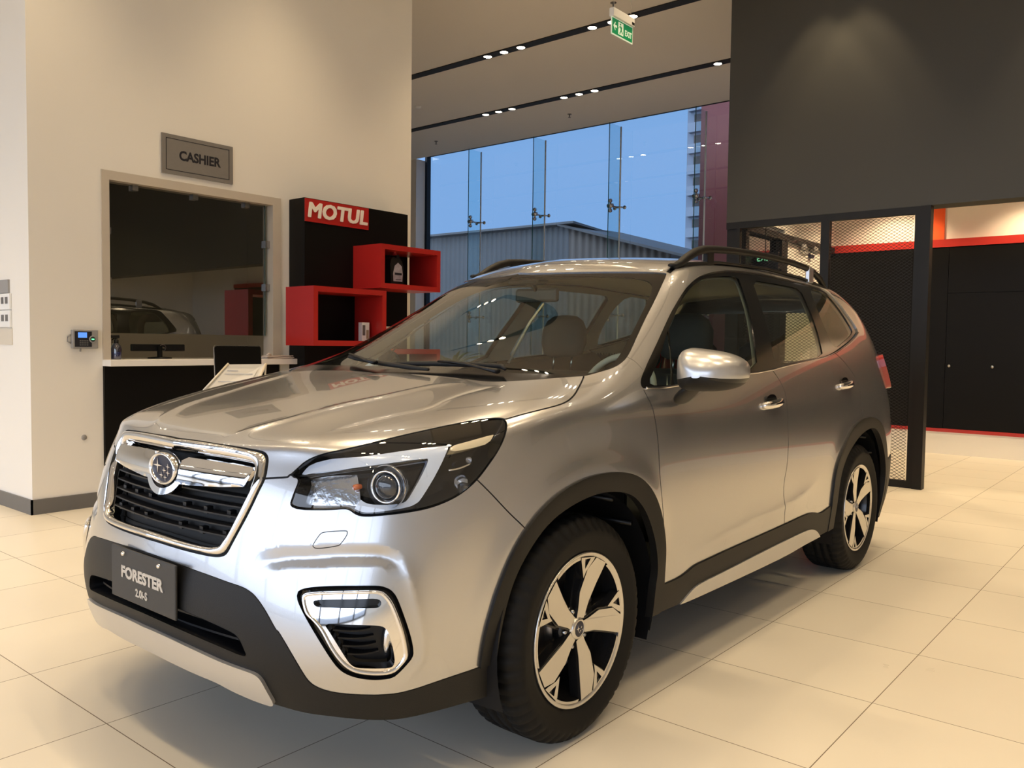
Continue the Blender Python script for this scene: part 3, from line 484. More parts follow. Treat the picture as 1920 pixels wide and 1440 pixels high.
def dist3s(P, line):
    best = np.full(len(P), 9.0); par = np.zeros(len(P)); L_ = np.linalg.norm(np.diff(line, axis=0), axis=1); cum = np.concatenate([[0], np.cumsum(L_)])
    for i, (a, b) in enumerate(zip(line[:-1], line[1:])):
        d = b-a; L = d@d
        if L < 1e-12: continue
        t = np.clip(((P-a)@d)/L, 0, 1); q = np.linalg.norm(P-a-t[:, None]*d, axis=1); m = q < best
        best[m] = q[m]; par[m] = (cum[i]+t[m]*L_[i])/cum[-1]
    return best, par
def dist3(P, line):
    """distance of points to a 3-D polyline"""
    best = np.full(len(P), 9.0)
    for a, b in zip(line[:-1], line[1:]):
        d = b-a; L = d@d
        if L < 1e-12: continue
        t = np.clip(((P-a)@d)/L, 0, 1)
        best = np.minimum(best, np.linalg.norm(P-a-t[:, None]*d, axis=1))
    return best
def pin(poly, pts):
    """points in polygon"""
    x = pts[:, 0]; y = pts[:, 1]; c = np.zeros(len(pts), bool); n = len(poly)
    for i in range(n):
        x0, y0 = poly[i]; x1, y1 = poly[(i+1) % n]
        if y0 == y1: continue
        m = ((y0 > y) != (y1 > y)) & (x < (x1-x0)*(y-y0)/(y1-y0)+x0); c ^= m
    return c
# ---- relief: creases and bulges pressed into the sheet metal
REL = []
RLINES = []
def relief(line_uv, amp, width, kind='sharp', taper=.22):
    RLINES.append((line_uv, width))
    REL.append((P3s(line_uv), amp, width, kind, taper))
_arch = chaikin(UV['arch_out']); _rarch = chaikin(UV['rarch_out'])
relief(_arch, 0.010, 0.055, 'gauss', .12); relief(_rarch, 0.006, 0.05, 'gauss', .3)
relief(clipc('crease_h1'), 0.007, 0.032, 'sharp', .15)
relief(clipc('crease_h2'), -0.0035, 0.018, 'sharp', .2)
relief(chaikin(UV['scallop']), 0.008, 0.06, 'sharp')
relief(chaikin(UV['groove']), -0.0085, 0.029, 'vee', .2)
relief(chaikin(UV['ledge_v']), 0.007, 0.03, 'sharp')
def Dn(P):
    d = np.zeros(len(P))
    for line, amp, w, kind, tp in REL:
        c = line.mean(0); rad = np.linalg.norm(line-c, axis=1).max()+w*4
        m = np.linalg.norm(P-c, axis=1) < rad
        if not m.any(): continue
        q, s_ = dist3s(P[m], line); e_ = np.clip(np.minimum(s_, 1-s_)/tp, 0, 1) if tp > 0 else 1.0; fade = e_*e_*(3-2*e_)
        d[m] += fade*amp*(np.clip(1-np.sqrt((q/w)**2+.012), 0, 1) if kind == 'vee' else np.exp(-(q/w)**2) if kind == 'gauss' else np.exp(-(np.sqrt(q*q+(w*.12)**2)-w*.12)/w*1.6)*np.exp(-(q/(w*2.2))**2))
    return d
def N0(u, v, h=4e-4):
    u = np.asarray(u, float); v = np.asarray(v, float)
    ua, ub = np.maximum(u-h, 0), np.minimum(u+h, 1); va, vb = np.maximum(v-h, 0), np.minimum(v+h, 1)
    du = S0(ub, v)-S0(ua, v); dv = S0(u, vb)-S0(u, va)
    n = np.cross(du, dv); n /= np.linalg.norm(n, axis=1)[:, None]+1e-12
    return n
_s = N0([0.45], [0.3])[0][0]; NSIGN = 1.0 if _s > 0 else -1.0
def S1(u, v):
    P = S0(u, v); return P+(NSIGN*N0(u, v))*Dn(P)[:, None]
def SN(u, v, h=7e-4):
    """displaced position and its normal"""
    u = np.asarray(u, float); v = np.asarray(v, float)
    P = S1(u, v)
    ua, ub = np.clip(u-h, 0, 1), np.clip(u+h, 0, 1); va, vb = np.clip(v-h, 0, 1), np.clip(v+h, 0, 1)
    n = np.cross(S1(ub, v)-S1(ua, v), S1(u, vb)-S1(u, va))*NSIGN
    n /= np.linalg.norm(n, axis=1)[:, None]+1e-12
    onc = (u < 1e-6) | (v > 1-1e-6) | (u > 1-1e-6); n[onc, 0] = 0; n /= np.linalg.norm(n, axis=1)[:, None]+1e-12
    return P, n
_H = 5.6; _V = 2.4      # rough metres per unit of u and v
def strip(line, w=0.0022, cap=True):
    """thin closed polygon around a line, w metres to each side"""
    L = [np.array(q) for q in line]; out = ([], [])
    U = np.array(line); h = 1e-3
    du = np.linalg.norm(S0(np.clip(U[:, 0]+h, 0, 1), U[:, 1])-S0(np.clip(U[:, 0]-h, 0, 1), U[:, 1]), axis=1)/(2*h)+1e-6
    dv = np.linalg.norm(S0(U[:, 0], np.clip(U[:, 1]+h, 0, 1))-S0(U[:, 0], np.clip(U[:, 1]-h, 0, 1)), axis=1)/(2*h)+1e-6
    for i in range(len(L)):
        a = L[max(i-1, 0)]; b = L[min(i+1, len(L)-1)]; t = (b-a)*np.array([du[i], dv[i]])
        t /= np.linalg.norm(t)+1e-12; n = np.array([-t[1]/du[i], t[0]/dv[i]])*w
        out[0].append(tuple(L[i]+n)); out[1].append(tuple(L[i]-n))
    return out[0]+out[1][::-1]
def inset(poly, w):
    """shrink (w>0) or grow a closed polygon by w metres"""
    n = len(poly); U = np.array(poly); h = 1e-3
    Uc = np.clip(U, h, 1-h)
    du = np.linalg.norm(S0(Uc[:, 0]+h, Uc[:, 1])-S0(Uc[:, 0]-h, Uc[:, 1]), axis=1)/(2*h)+1e-6
    dv = np.linalg.norm(S0(Uc[:, 0], Uc[:, 1]+h)-S0(Uc[:, 0], Uc[:, 1]-h), axis=1)/(2*h)+1e-6
    du = np.full(n, du.mean()); dv = np.full(n, dv.mean())
    M = U*np.stack([du, dv], 1)
    area = 0.5*sum(M[i][0]*M[(i+1) % n][1]-M[(i+1) % n][0]*M[i][1] for i in range(n)); sg = 1 if area > 0 else -1
    out = []
    for i in range(n):
        a, b, c = M[i-1], M[i], M[(i+1) % n]
        d1 = (b-a)/(np.linalg.norm(b-a)+1e-9); d2 = (c-b)/(np.linalg.norm(c-b)+1e-9)
        n1 = np.array([-d1[1], d1[0]])*sg; n2 = np.array([-d2[1], d2[0]])*sg; m_ = n1+n2; L = np.linalg.norm(m_)
        m_ = m_/L if L > 1e-6 else n1; k = 1/max(0.55, m_@n1)
        q = b+m_*w*k; out.append((q[0]/du[i], q[1]/dv[i]))
    return out
def cdt(loops, lines=(), step=0.02, box=(0, 1, 0, 1)):
    """constrained triangulation in (u, v); returns uv points and triangles"""
    V = []; E = []
    def addl(q, closed):
        b = len(V)
        for u, v in q: V.append((u*_H, v*_V))
        n = len(q)
        for i in range(n if closed else n-1): E.append((b+i, b+(i+1) % n))
    for l in loops: addl(l, True)
    for l in lines: addl(l, False)
    u0, u1, v0, v1 = box
    nu = max(2, int((u1-u0)*_H/step)); nv = max(2, int((v1-v0)*_V/step))
    for i in range(nu+1):
        for j in range(nv+1):
            V.append(((u0+(u1-u0)*i/nu)*_H, (v0+(v1-v0)*j/nv)*_V))
    r = delaunay_2d_cdt([Vector(q) for q in V], E, [], 0, 1e-5)
    vv = np.array([(q.x/_H, q.y/_V) for q in r[0]]); ff = np.array([tuple(f) for f in r[2]], int)
    return vv, ff
def mesh_uv(name, vv, ff, mats, parent, off=0.0, mirror=False, both=False, flange=0.010, normals=True, fl_mat=None):
    """triangles in (u, v) -> panel mesh. mirror: the other side's copy; both: left and right in one mesh"""
    used = np.unique(ff); remap = -np.ones(len(vv), int); remap[used] = np.arange(len(used))
    q = np.clip(vv[used], 0, 1); f = remap[ff]
    P, n = SN(q[:, 0], q[:, 1]); P = P+n*off
    # orient
    a, b, c = P[f[:, 0]], P[f[:, 1]], P[f[:, 2]]
    fl = (np.cross(b-a, c-a)*n[f[:, 0]]).sum(1) < 0
    f[fl] = f[fl][:, ::-1]
    ar = np.linalg.norm(np.cross(b-a, c-a), axis=1); f = f[ar > 1e-10]
    onmid = (q[:, 0] < 1e-6) | (q[:, 1] > 1-1e-6) | (q[:, 0] > 1-1e-6)
    ec = {}
    for t in f:
        for i in range(3):
            e = (t[i], t[(i+1) % 3]); k = (min(e), max(e)); ec.setdefault(k, []).append(e)
    bnd = [l[0] for l in ec.values() if len(l) == 1 and not (onmid[l[0][0]] and onmid[l[0][1]])]
    P[onmid, 0] = 0
    nb = len(P); VV = [P]; NN = [n]; FF = [f.tolist()]; nface = len(f); mi = [0]*nface
    if flange > 0:
        fv = []; fn = []; fq = []
        for a_, b_ in bnd:
            t = P[b_]-P[a_]; nn = np.cross(t, n[a_]); L = np.linalg.norm(nn)
            nn = nn/L if L > 1e-9 else n[a_]
            k = nb+len(fv)
            fv += [P[a_], P[b_], P[b_]-n[b_]*flange, P[a_]-n[a_]*flange]; fn += [nn]*4
            fq.append([k+3, k+2, k+1, k])
        if fv:
            VV.append(np.array(fv)); NN.append(np.array(fn)); FF.append(fq); mi += [1 if fl_mat else 0]*len(fq)
    V = np.concatenate(VV); Nn = np.concatenate(NN); F = [x for g in FF for x in g]
    parts = []
    if not mirror or both: parts.append((V, Nn, F))
    if mirror or both: parts.append((V*[-1, 1, 1], Nn*[-1, 1, 1], [x[::-1] for x in F]))
    Va = np.concatenate([p_[0] for p_ in parts]); Na = np.concatenate([p_[1] for p_ in parts]); Fa = []; b0 = 0
    for p_ in parts: Fa += [[int(i)+b0 for i in x] for x in p_[2]]; b0 += len(p_[0])
    me = bpy.data.meshes.new(name); me.from_pydata(Va.tolist(), [], Fa); me.update()
    setmats(me, [mats]+([fl_mat] if fl_mat else [])); me.polygons.foreach_set('material_index', mi*len(parts))
    me.polygons.foreach_set('use_smooth', [True]*len(Fa))
    if normals: me.normals_split_custom_set_from_vertices(Na.tolist())
    return link(bpy.data.objects.new(name, me), parent)
def patch(name, poly, mats, parent, off=0.0, mirror=False, both=False, holes=(), step=0.015, flange=0.0, fl_mat=None):
    A = np.array(poly); box = (max(0, A[:, 0].min()), min(1, A[:, 0].max()), max(0, A[:, 1].min()), min(1, A[:, 1].max()))
    vv, ff = cdt([poly]+list(holes), step=step, box=box)
    c = vv[ff].mean(1); m = pin(poly, c)
    for h in holes: m &= ~pin(h, c)
    m &= (c[:, 1] < 1) & (c[:, 1] > 0) & (c[:, 0] > 0) & (c[:, 0] < 1)
    return mesh_uv(name, vv, ff[m], mats, parent, off, mirror, both, flange, fl_mat=fl_mat)
def resamp(poly, n, closed=True):
    P = np.array(list(poly)+([poly[0]] if closed else [])); L = np.concatenate([[0], np.cumsum(np.linalg.norm(np.diff(P*[_H, _V], axis=0), axis=1))])
    t = np.linspace(0, L[-1], n+1 if closed else n)
    r = np.stack([np.interp(t, L, P[:, 0]), np.interp(t, L, P[:, 1])], 1)
    return r[:-1] if closed else r
def loft(name, rings, mats, parent, closed=True, mirror=False, both=False, smooth=True, mi=None):
    """rings: list of (uv polygon array (same length), offset)"""
    P = []
    for poly, off in rings:
        q = np.clip(np.array(poly), 0, 1); A, n = SN(q[:, 0], q[:, 1]); P.append(A+n*off)
    n = len(P[0]); V = np.concatenate(P); F = []; MI = []
    for r in range(len(P)-1):
        for i in range(n if closed else n-1):
            j = (i+1) % n; F.append([r*n+i, r*n+j, (r+1)*n+j, (r+1)*n+i]); MI.append(mi[r] if mi else 0)
    m = MB()
    if not mirror or both: m.add(V.tolist(), F, smooth)
    k = len(m.f)
    if mirror or both: m.add((V*[-1, 1, 1]).tolist(), [f[::-1] for f in F], smooth)
    m.mi = MI*(2 if both else 1)
    return m.build(name, mats, parent)
def S1pt(u, v, off=0.0):
    A, n = SN([u], [v]); return Vector(A[0]+n[0]*off)
def inv(x, z, u=None, v=None):
    """(u, v) on the front face for given x, z"""
    u = 0.13*x if u is None else u; v = 0.3 if v is None else v
    for _ in range(25):
        h = 1e-4; P = S0([u, u+h, u], [v, v, v+h]); e = np.array([x-P[0][0], z-P[0][2]])
        J = np.array([[(P[1][0]-P[0][0])/h, (P[2][0]-P[0][0])/h], [(P[1][2]-P[0][2])/h, (P[2][2]-P[0][2])/h]])
        try: d = np.linalg.solve(J, e)
        except Exception: break
        u = float(np.clip(u+d[0], 0, .5)); v = float(np.clip(v+d[1], 0, 1))
        if abs(e).max() < 1e-6: break
    return u, v
def line_at(u, line):
    A = sorted(line); return float(np.interp(u, [q[0] for q in A], [q[1] for q in A]))
# ---------------------------------------------------------------- car materials
def paint_mat():
    m = mat('silver_car_paint', (0.54, 0.54, 0.545), 0.27, 0.88, coat=1.0); t = m.node_tree; b = t.nodes['Principled BSDF']
    tc = t.nodes.new('ShaderNodeTexCoord'); n = t.nodes.new('ShaderNodeTexNoise'); n.inputs['Scale'].default_value = 900
    t.links.new(tc.outputs['Object'], n.inputs['Vector'])
    mr = t.nodes.new('ShaderNodeMapRange'); mr.inputs[3].default_value = 0.94; mr.inputs[4].default_value = 1.06; t.links.new(n.outputs[0], mr.inputs[0])
    vm = t.nodes.new('ShaderNodeVectorMath'); vm.operation = 'SCALE'; vm.inputs[0].default_value = (0.54, 0.54, 0.545)
    t.links.new(mr.outputs[0], vm.inputs['Scale']); t.links.new(vm.outputs[0], b.inputs['Base Color'])
    b.inputs['Coat IOR'].default_value = 1.5
    return m
CM = dict(
    paint=paint_mat(),
    clad=mat('dark_grey_textured_plastic', (0.008, 0.0075, 0.0068), 0.5, spec=.32, noise=(60, 0.1), bump=(400, 0.25)),
    gap=mat('dark_gap', (0.004, 0.004, 0.004), 0.7, noise=(20, 0.1)),
    gloss=mat('gloss_black_trim', (0.006, 0.006, 0.006), 0.12, noise=(20, 0.1)),
    chrome=mat('chrome', (0.86, 0.85, 0.84), 0.05, 1.0, noise=(3, 0.01)),
    satin=mat('satin_silver_plastic', (0.58, 0.575, 0.57), 0.3, 0.75, coat=0.3, noise=(8, 0.03)),
    grille=mat('black_grille_plastic', (0.005, 0.005, 0.006), 0.4, noise=(30, 0.1), spec=.35),
    rubber=mat('tyre_rubber', (0.0038, 0.0035, 0.0032), 0.68, spec=.28, noise=(25, 0.15)),
    machined=mat('machined_alloy', (0.66, 0.64, 0.60), 0.27, 0.9, noise=(14, 0.03)),
    rimblack=mat('gloss_black_alloy', (0.012, 0.012, 0.013), 0.15, 0.2, noise=(14, 0.1)),
    disc=mat('brake_disc_steel', (0.30, 0.27, 0.24), 0.35, 0.9, noise=(20, 0.2)),
    lens=glassmat('clear_lamp_lens', (0.94, 0.95, 0.96), 1.5, 1.1),
    ws=glassmat('windscreen_glass', (0.80, 0.86, 0.77), 1.5, 1.1),
    sideglass=glassmat('side_window_glass', (0.72, 0.80, 0.73), 1.5, 1.2),
    rearglass=glassmat('dark_side_window_glass', (0.66, 0.70, 0.62), 1.5, 1.3),
    drl=mat('milky_light_guide', (0.68, 0.78, 0.95), 0.22, coat=0.8, noise=(40, 0.04)),
    turn=mat('cream_indicator_lens', (0.80, 0.70, 0.48), 0.2, coat=0.8, noise=(40, 0.05)),
    refl=mat('lamp_reflector', (0.75, 0.76, 0.78), 0.18, 1.0, bump=(60, 0.5)),
    amber=mat('amber_bulb', (0.65, 0.16, 0.04), 0.2, coat=1.0, noise=(20, 0.1)),
    red=mat('red_tail_lens', (0.42, 0.02, 0.02), 0.12, coat=1.0, noise=(20, 0.2)),
    badge=mat('badge_blue', (0.006, 0.008, 0.03), 0.35, coat=0.0, noise=(10, 0.1)),
    trim=mat('grey_cabin_trim', (0.52, 0.51, 0.45), 0.6, noise=(6, 0.04)),
    liner=mat('pale_headlining', (0.60, 0.58, 0.50), 0.85, noise=(20, 0.04)),
    dash=mat('dark_dashboard', (0.055, 0.055, 0.048), 0.5, noise=(30, 0.1)),
    seat=mat('dark_seat_cloth', (0.028, 0.026, 0.024), 0.75, noise=(60, 0.15)),
    mirrorglass=mat('mirror_glass', (0.8, 0.8, 0.8), 0.02, 1.0, noise=(3, 0.01)),
)
CAR = empty('car', (0.2, 0, 0), 0, 'silver compact SUV with black lower cladding, parked on the cream tiles', 'car')
CAR.location = (0, 0, 0)

def yz(y, z, u=None):
    u = 0.2+0.12*y if u is None else u; v = 0.2
    for _ in range(30):
        h = 1e-4; P = S0([u, u+h, u], [v, v, v+h]); e = np.array([y-P[0][1], z-P[0][2]])
        J = np.array([[(P[1][1]-P[0][1])/h, (P[2][1]-P[0][1])/h], [(P[1][2]-P[0][2])/h, (P[2][2]-P[0][2])/h]])
        d = np.linalg.solve(J, e); u = float(np.clip(u+d[0], .2, .9)); v = float(np.clip(v+d[1], 0, .95))
        if abs(e).max() < 1e-6: break
    return u, v
def roofx(u, x):
    lo, hi = .74, .99
    for _ in range(30):
        m_ = (lo+hi)/2
        if S0([u], [m_])[0][0] > x: lo = m_
        else: hi = m_
    return (u, lo)
head = chaikin(UV['head'], True)
def close0(line): return [(-.02, line[0][1])]+line+[(-.02, line[-1][1])]
grille_o = close0(clipc('grille_out')); grille_i = close0(clipc('grille_in'))
a_in = chaikin(UV['arch_in']); a_out = chaikin(UV['arch_out'])
well_f = a_in+[(a_in[-1][0]+.002, -.05), (a_in[0][0], -.05)]
flare_f = a_out+[(a_out[-1][0]+.001, -.05), (a_out[0][0], -.05)]
r_in = chaikin(UV['rarch_in']+[yz(4.045, .43, .78), yz(4.04, .34, .78)]); r_out = chaikin(UV['rarch_out']+[yz(4.10, .50, .78), yz(4.11, .38, .78)])
well_r = r_in+[(r_in[-1][0], -.05), (r_in[0][0], -.05)]
flare_r = r_out+[(r_out[-1][0], -.05), (r_out[0][0], -.05)]
bline = clipc('blackline'); black = [(-.02, bline[0][1])]+bline+[(bline[-1][0]+.004, -.05), (-.02, -.05)]
sk = clipc('skid'); skid = close0(sk)
skb = clipc('skidbot'); below_f = [(-.02, skb[0][1])]+skb+[(skb[-1][0]+.03, skb[-1][1]), (skb[-1][0]+.03, -.05), (-.02, -.05)]
intake = close0(clipc('intake')); fog = chaikin(UV['fog_o'], True)
sill = chaikin(UV['sill'])
sill_p = [(sill[0][0]-.004, sill[0][1]-.01)]+sill+[(sill[-1][0]+.01, sill[-1][1]), (sill[-1][0]+.01, -.05), (sill[0][0]-.004, -.05)]
clb = UV['sill_clb']; slb = UV['sill_slb']
silver = chaikin(clb[1:-2], False, 1)+chaikin(slb[::-1], False, 1)
bl = [clb[0]]+slb+clb[-3:]
below_s = [(clb[0][0]-.02, clb[0][1])]+bl+[(bl[-1][0]+.01, bl[-1][1]), (bl[-1][0]+.01, -.05), (clb[0][0]-.02, -.05)]
hl = chaikin(UV['hoodline']); he = clipc('hoodedge'); hr = clipc('hoodrear')
gtop = clipc('grille_out'); kink = UV['hoodedge'][0]
gt = [q for q in gtop if q[1] >= kink[1]-.002]
hood = [(-.02, gt[0][1])]+gt[:]+he+[UV['x_head'][1], UV['x_head'][0]]+hl+hr[1:]+[(hr[-1][0], 1.03), (-.02, 1.03)]
ws = clipc('ws_out'); ws_p = ws+[(ws[-1][0], 1.03), (ws[0][0], 1.03)]
wsi = clipc('ws_in'); wsi_p = wsi+[(wsi[-1][0], 1.03), (wsi[0][0], 1.03)]
dlo = chaikin(UV['dlo'], True)
dl = chaikin(UV['doorline']); ds = chaikin(UV['doorsplit']); rd = chaikin(UV['reardoor']); rdt = chaikin(UV['rdtop']); ap = chaikin(UV['apill']); bf = chaikin(UV['bumpfender'])
fender = hl+UV['ws_out'][11:16]+ap+[UV['x_dlo'][0]]+dl+[(dl[-1][0], -.05), (bf[-1][0]+.02, -.05)]+[UV['x_arch'][0]]+bf[::-1]+[UV['x_head'][0]]
fdoor = [(dl[-1][0], -.05)]+dl[::-1]+[UV['x_dlo'][0], UV['x_dlo'][1], UV['x_dlo'][2]]+ds+[(ds[-1][0], -.05)]
rdoor = [(ds[-1][0], -.05)]+ds[::-1]+[UV['x_dlo'][3], UV['x_dlo'][4], UV['x_dlo'][5]]+rdt+rd+[(rd[-1][0], rd[-1][1]-.03), (rd[-1][0], -.05)]
uw = UV['ws_out'][18][0] if False else .541
ditch = [q for q in UV['roofditch'] if q[0] > 0]
ditch = ditch[:1]+[roofx(u, .572-.02*max(0, (u-.75)/.1)) for u in np.linspace(.556, .852, 24)]
tailv = [roofx(.852, .552), (.856, .985), (.858, 1.02)]
roof = ws[-len([1 for q in ws if q[1] > .87 and q[0] > .5]):] if False else None
wtop = [q for q in clipc('ws_out', False) if q[0] > .53 or q[1] > .99]
wt = [q for q in ws if q[0] >= ditch[0][0]-.004]
roof_p = ditch+[(.858, 1.03), (wt[-1][0], 1.03)]+wt[::-1]
tg_line = [(.865, .0), (.865, .62), (.862, .80), (.852, .86), (.852, 1.0)]
taill = chaikin([(.862, .60), (.885, .605), (.925, .60), (.925, .50), (.900, .49), (.880, .47), (.870, .52)], True)
rb = [(r_out[-1][0]-.004, .115), (.80, .13), (.83, .165), (1.02, .175)]
rblack = rb+[(1.02, -.05), (r_out[-1][0]-.004, -.05)]
gaps = [strip(l, w) for l, w in (
    (hl, .0028), (he, .0028), ([q for q in chaikin(UV['hoodtop'])], .0035), (bf, .0018), (dl, .0026), (ds, .0026), (rd, .0022), (rdt, .0022), (ap, .001),
    (chaikin(UV['clsplit']), .0014), (ditch, .009), (hr, .004), (clipc('grille_out'), .0045), (head+head[:1], .0028), (chaikin(UV['washer'], True)+[chaikin(UV['washer'], True)[0]], .0011),
    (bline, .0012), (tg_line, .002), (sill, .001))]
blackend = [UV['bend'][0], UV['bend'][1], UV['bend'][2], (UV['bend'][2][0]+.002, -.05), (UV['bend'][0][0], -.05)]
prio = [('none', well_f), ('none', well_r), ('none', below_s), ('none', below_f), ('black', blackend), ('flare_f', flare_f), ('flare_r', flare_r)]
rgl = [(.895, .575), (1.02, .575), (1.02, .78), (.90, .78), (.893, .74)]
prio2 = [('head', head), ('fog', fog), ('intake', intake), ('skid', skid), ('silver', silver), ('sill', sill_p), ('black', black), ('grille', grille_o),
         ('dlo', dlo), ('gap_', None), ('taill', taill), ('rgl', rgl), ('hood', hood), ('ws', ws_p), ('roof', roof_p), ('fender', fender), ('fdoor', fdoor), ('rdoor', rdoor), ('rblack', rblack)]
loops = [p_ for _, p_ in prio]+[p_ for _, p_ in prio2 if p_ is not None]+gaps+[wsi_p]
rl = [tg_line]
for l_, w_r in RLINES:
    if len(l_) < 4: continue
    L2 = [(float(np.clip(a, 0.0005, .9995)), float(np.clip(b, .0005, .9995))) for a, b in l_]
    rl.append(L2)
    for k_ in (.3, .65, 1.0, 1.5):
        s2 = strip(L2, w_r*k_); h_ = len(s2)//2
        rl += [s2[:h_], s2[h_:]]
rl = [[(min(max(a, 0), 1), min(max(b, 0), 1)) for a, b in l_] for l_ in rl]
vv, ff = cdt(loops, rl, step=0.022)
cc = vv[ff].mean(1)
lab = np.full(len(ff), '', dtype=object)
inside = (cc[:, 0] > 0) & (cc[:, 0] < 1) & (cc[:, 1] > 0) & (cc[:, 1] < 1)
lab[~inside] = 'none'
def setl(name, poly):
    m = (lab == '')
    idx = np.where(m)[0]; k = pin(poly, cc[idx]); lab[idx[k]] = name
for n_, p_ in prio: setl(n_, p_)
for n_, p_ in prio2:
    if n_ == 'gap_':
        for g in gaps: setl('gap', g)
    elif n_ in ('grille', 'skid', 'intake', 'silver', 'sill', 'black') or p_ is None:
        if n_ == 'grille':
            for g in (gaps[12],): setl('gap', g)
        setl(n_, p_)
    elif n_ == 'dlo':
        setl('dlo', p_)
    else: setl(n_, p_)
rest = lab == ''
lab[rest & (cc[:, 0] < .33)] = 'bumper'
lab[rest & (cc[:, 0] >= .33) & (cc[:, 0] < .865)] = 'side'
lab[rest & (cc[:, 0] >= .865) & (cc[:, 1] > .30)] = 'tailgate'
lab[rest & (cc[:, 0] >= .865) & (cc[:, 1] <= .30)] = 'rbumper'
def panel(name, l, mt, parent=CAR, off=0.0, sides='both', flange=.010, **k):
    f = ff[np.isin(lab, [l] if isinstance(l, str) else l)]
    if len(f) == 0: print('EMPTY', name); return None
    if sides == 'one': return mesh_uv(name, vv, f, mt, parent, off, False, True, flange, **k)
    a = mesh_uv(name, vv, f, mt, parent, off, False, False, flange, **k); b = mesh_uv(name, vv, f, mt, parent, off, True, False, flange, **k)
    return a, b
PT = CM['paint']
panel('hood', 'hood', PT, sides='one')
BUMP = panel('front_bumper', 'bumper', PT, sides='one')
panel('front_fender', 'fender', PT)
FD = panel('front_door', 'fdoor', PT); RD = panel('rear_door', 'rdoor', PT)
panel('body_side', 'side', PT)
panel('roof', 'roof', PT, sides='one')
panel('tailgate', 'tailgate', PT, sides='one'); panel('rear_window', 'rgl', CM['rearglass'], sides='one', off=-.006, flange=0); panel('rear_bumper', 'rbumper', PT, sides='one')
panel('rear_cladding', 'rblack', CM['clad'], sides='one', off=.004)
panel('bumper_cladding', 'black', CM['clad'], sides='one', off=.002)
panel('skid_plate', 'skid', CM['satin'], sides='one', off=.012, flange=.02)
panel('wheel_arch_trim', 'flare_f', CM['clad'], off=.010, flange=.03); panel('wheel_arch_trim', 'flare_r', CM['clad'], off=.010, flange=.03)
panel('sill_cladding', 'sill', CM['clad'], off=.006, flange=.02); panel('sill_garnish', 'silver', CM['satin'], off=.012, flange=.03)
panel('panel_gaps', 'gap', CM['gap'], sides='one', off=-.010, flange=0)
panel('tail_lamp', 'taill', CM['red'], off=.030, flange=.05)
# windscreen: black border and clear glass
wsf = ff[lab == 'ws']; wc = vv[wsf].mean(1); inn = pin(wsi_p, wc)
mesh_uv('windshield_border', vv, wsf[~inn], CM['gloss'], CAR, -.004, False, True, .004)
mesh_uv('windshield', vv, wsf[inn], CM['ws'], CAR, -.004, False, True, 0)
# side windows
gls = [('front_quarter_glass', 'g_tri', CM['sideglass']), ('door_window', 'g_front', CM['sideglass']), ('door_window', 'g_rear', CM['rearglass']), ('rear_quarter_glass', 'g_quart', CM['rearglass'])]
holes = [chaikin(UV[g[1]], True, 1) for g in gls]
for mir in (False, True):
    wfr = patch('window_surround', inset(dlo, .0015), CM['gloss'], CAR, -.008, mir, holes=holes, flange=.006)
    for (nm, key, mt), h in zip(gls, holes): patch(nm, h, mt, CAR, -.013, mir)
    # chrome strip along the belt
    m = MB(); ln = chaikin(UV['belt_chrome']); P, n = SN([q[0] for q in ln], [q[1] for q in ln]); P = P+n*.001
    if mir: P = P*[-1, 1, 1]
    m.tube(P.tolist(), .0045, 8); m.build('belt_moulding', CM['chrome'], CAR)
    # B pillar bright edge
# inner trim: headlining, pillars, doors
def inner(name, labs, off, mt, extra=None):
    f = ff[np.isin(lab, labs)]
    if extra is not None: f = f[extra(vv[f].mean(1))]
    return mesh_uv(name, vv, f, mt, CAR, off, False, True, 0)
inner('headlining', ['roof', 'gap'], -.035, CM['liner'], lambda c: (c[:, 0] > .545) & (c[:, 1] > .80) & (c[:, 0] < .86))
inner('pillar_trim', ['side', 'gap'], -.030, CM['trim'], lambda c: (c[:, 1] > .60) & (c[:, 0] > .40) & (c[:, 0] < .90))
inner('door_trim', ['fdoor', 'rdoor'], -.055, CM['dash'])
inner('tailgate_trim', ['tailgate', 'rbumper', 'side'], -.06, CM['dash'], lambda c: (c[:, 1] < .53) & (c[:, 0] > .43))
for mir in (False, True):
    patch('pillar_lining', inset(dlo, .01), CM['trim'], CAR, -.034, mir, holes=[inset(h, -.004) for h in holes], step=.03)

# ---- grille
front = sub('grille', CAR)
go_, gi_ = clipc('grille_out'), clipc('grille_in')
A_, B_ = resamp(go_, 90, False), resamp(gi_, 90, False)
mid = lambda t: A_*(1-t)+B_*t
loft('grille_frame', [(mid(.10), -.012), (mid(.10), .004), (mid(.22), .010), (mid(.55), .012), (mid(.85), .006), (mid(1.0), -.004), (mid(1.0), -.05)], CM['chrome'], front, closed=False, both=True, smooth=True)
patch('grille_back', close0([tuple(q) for q in gi_]), CM['gap'], front, -.055, both=True)
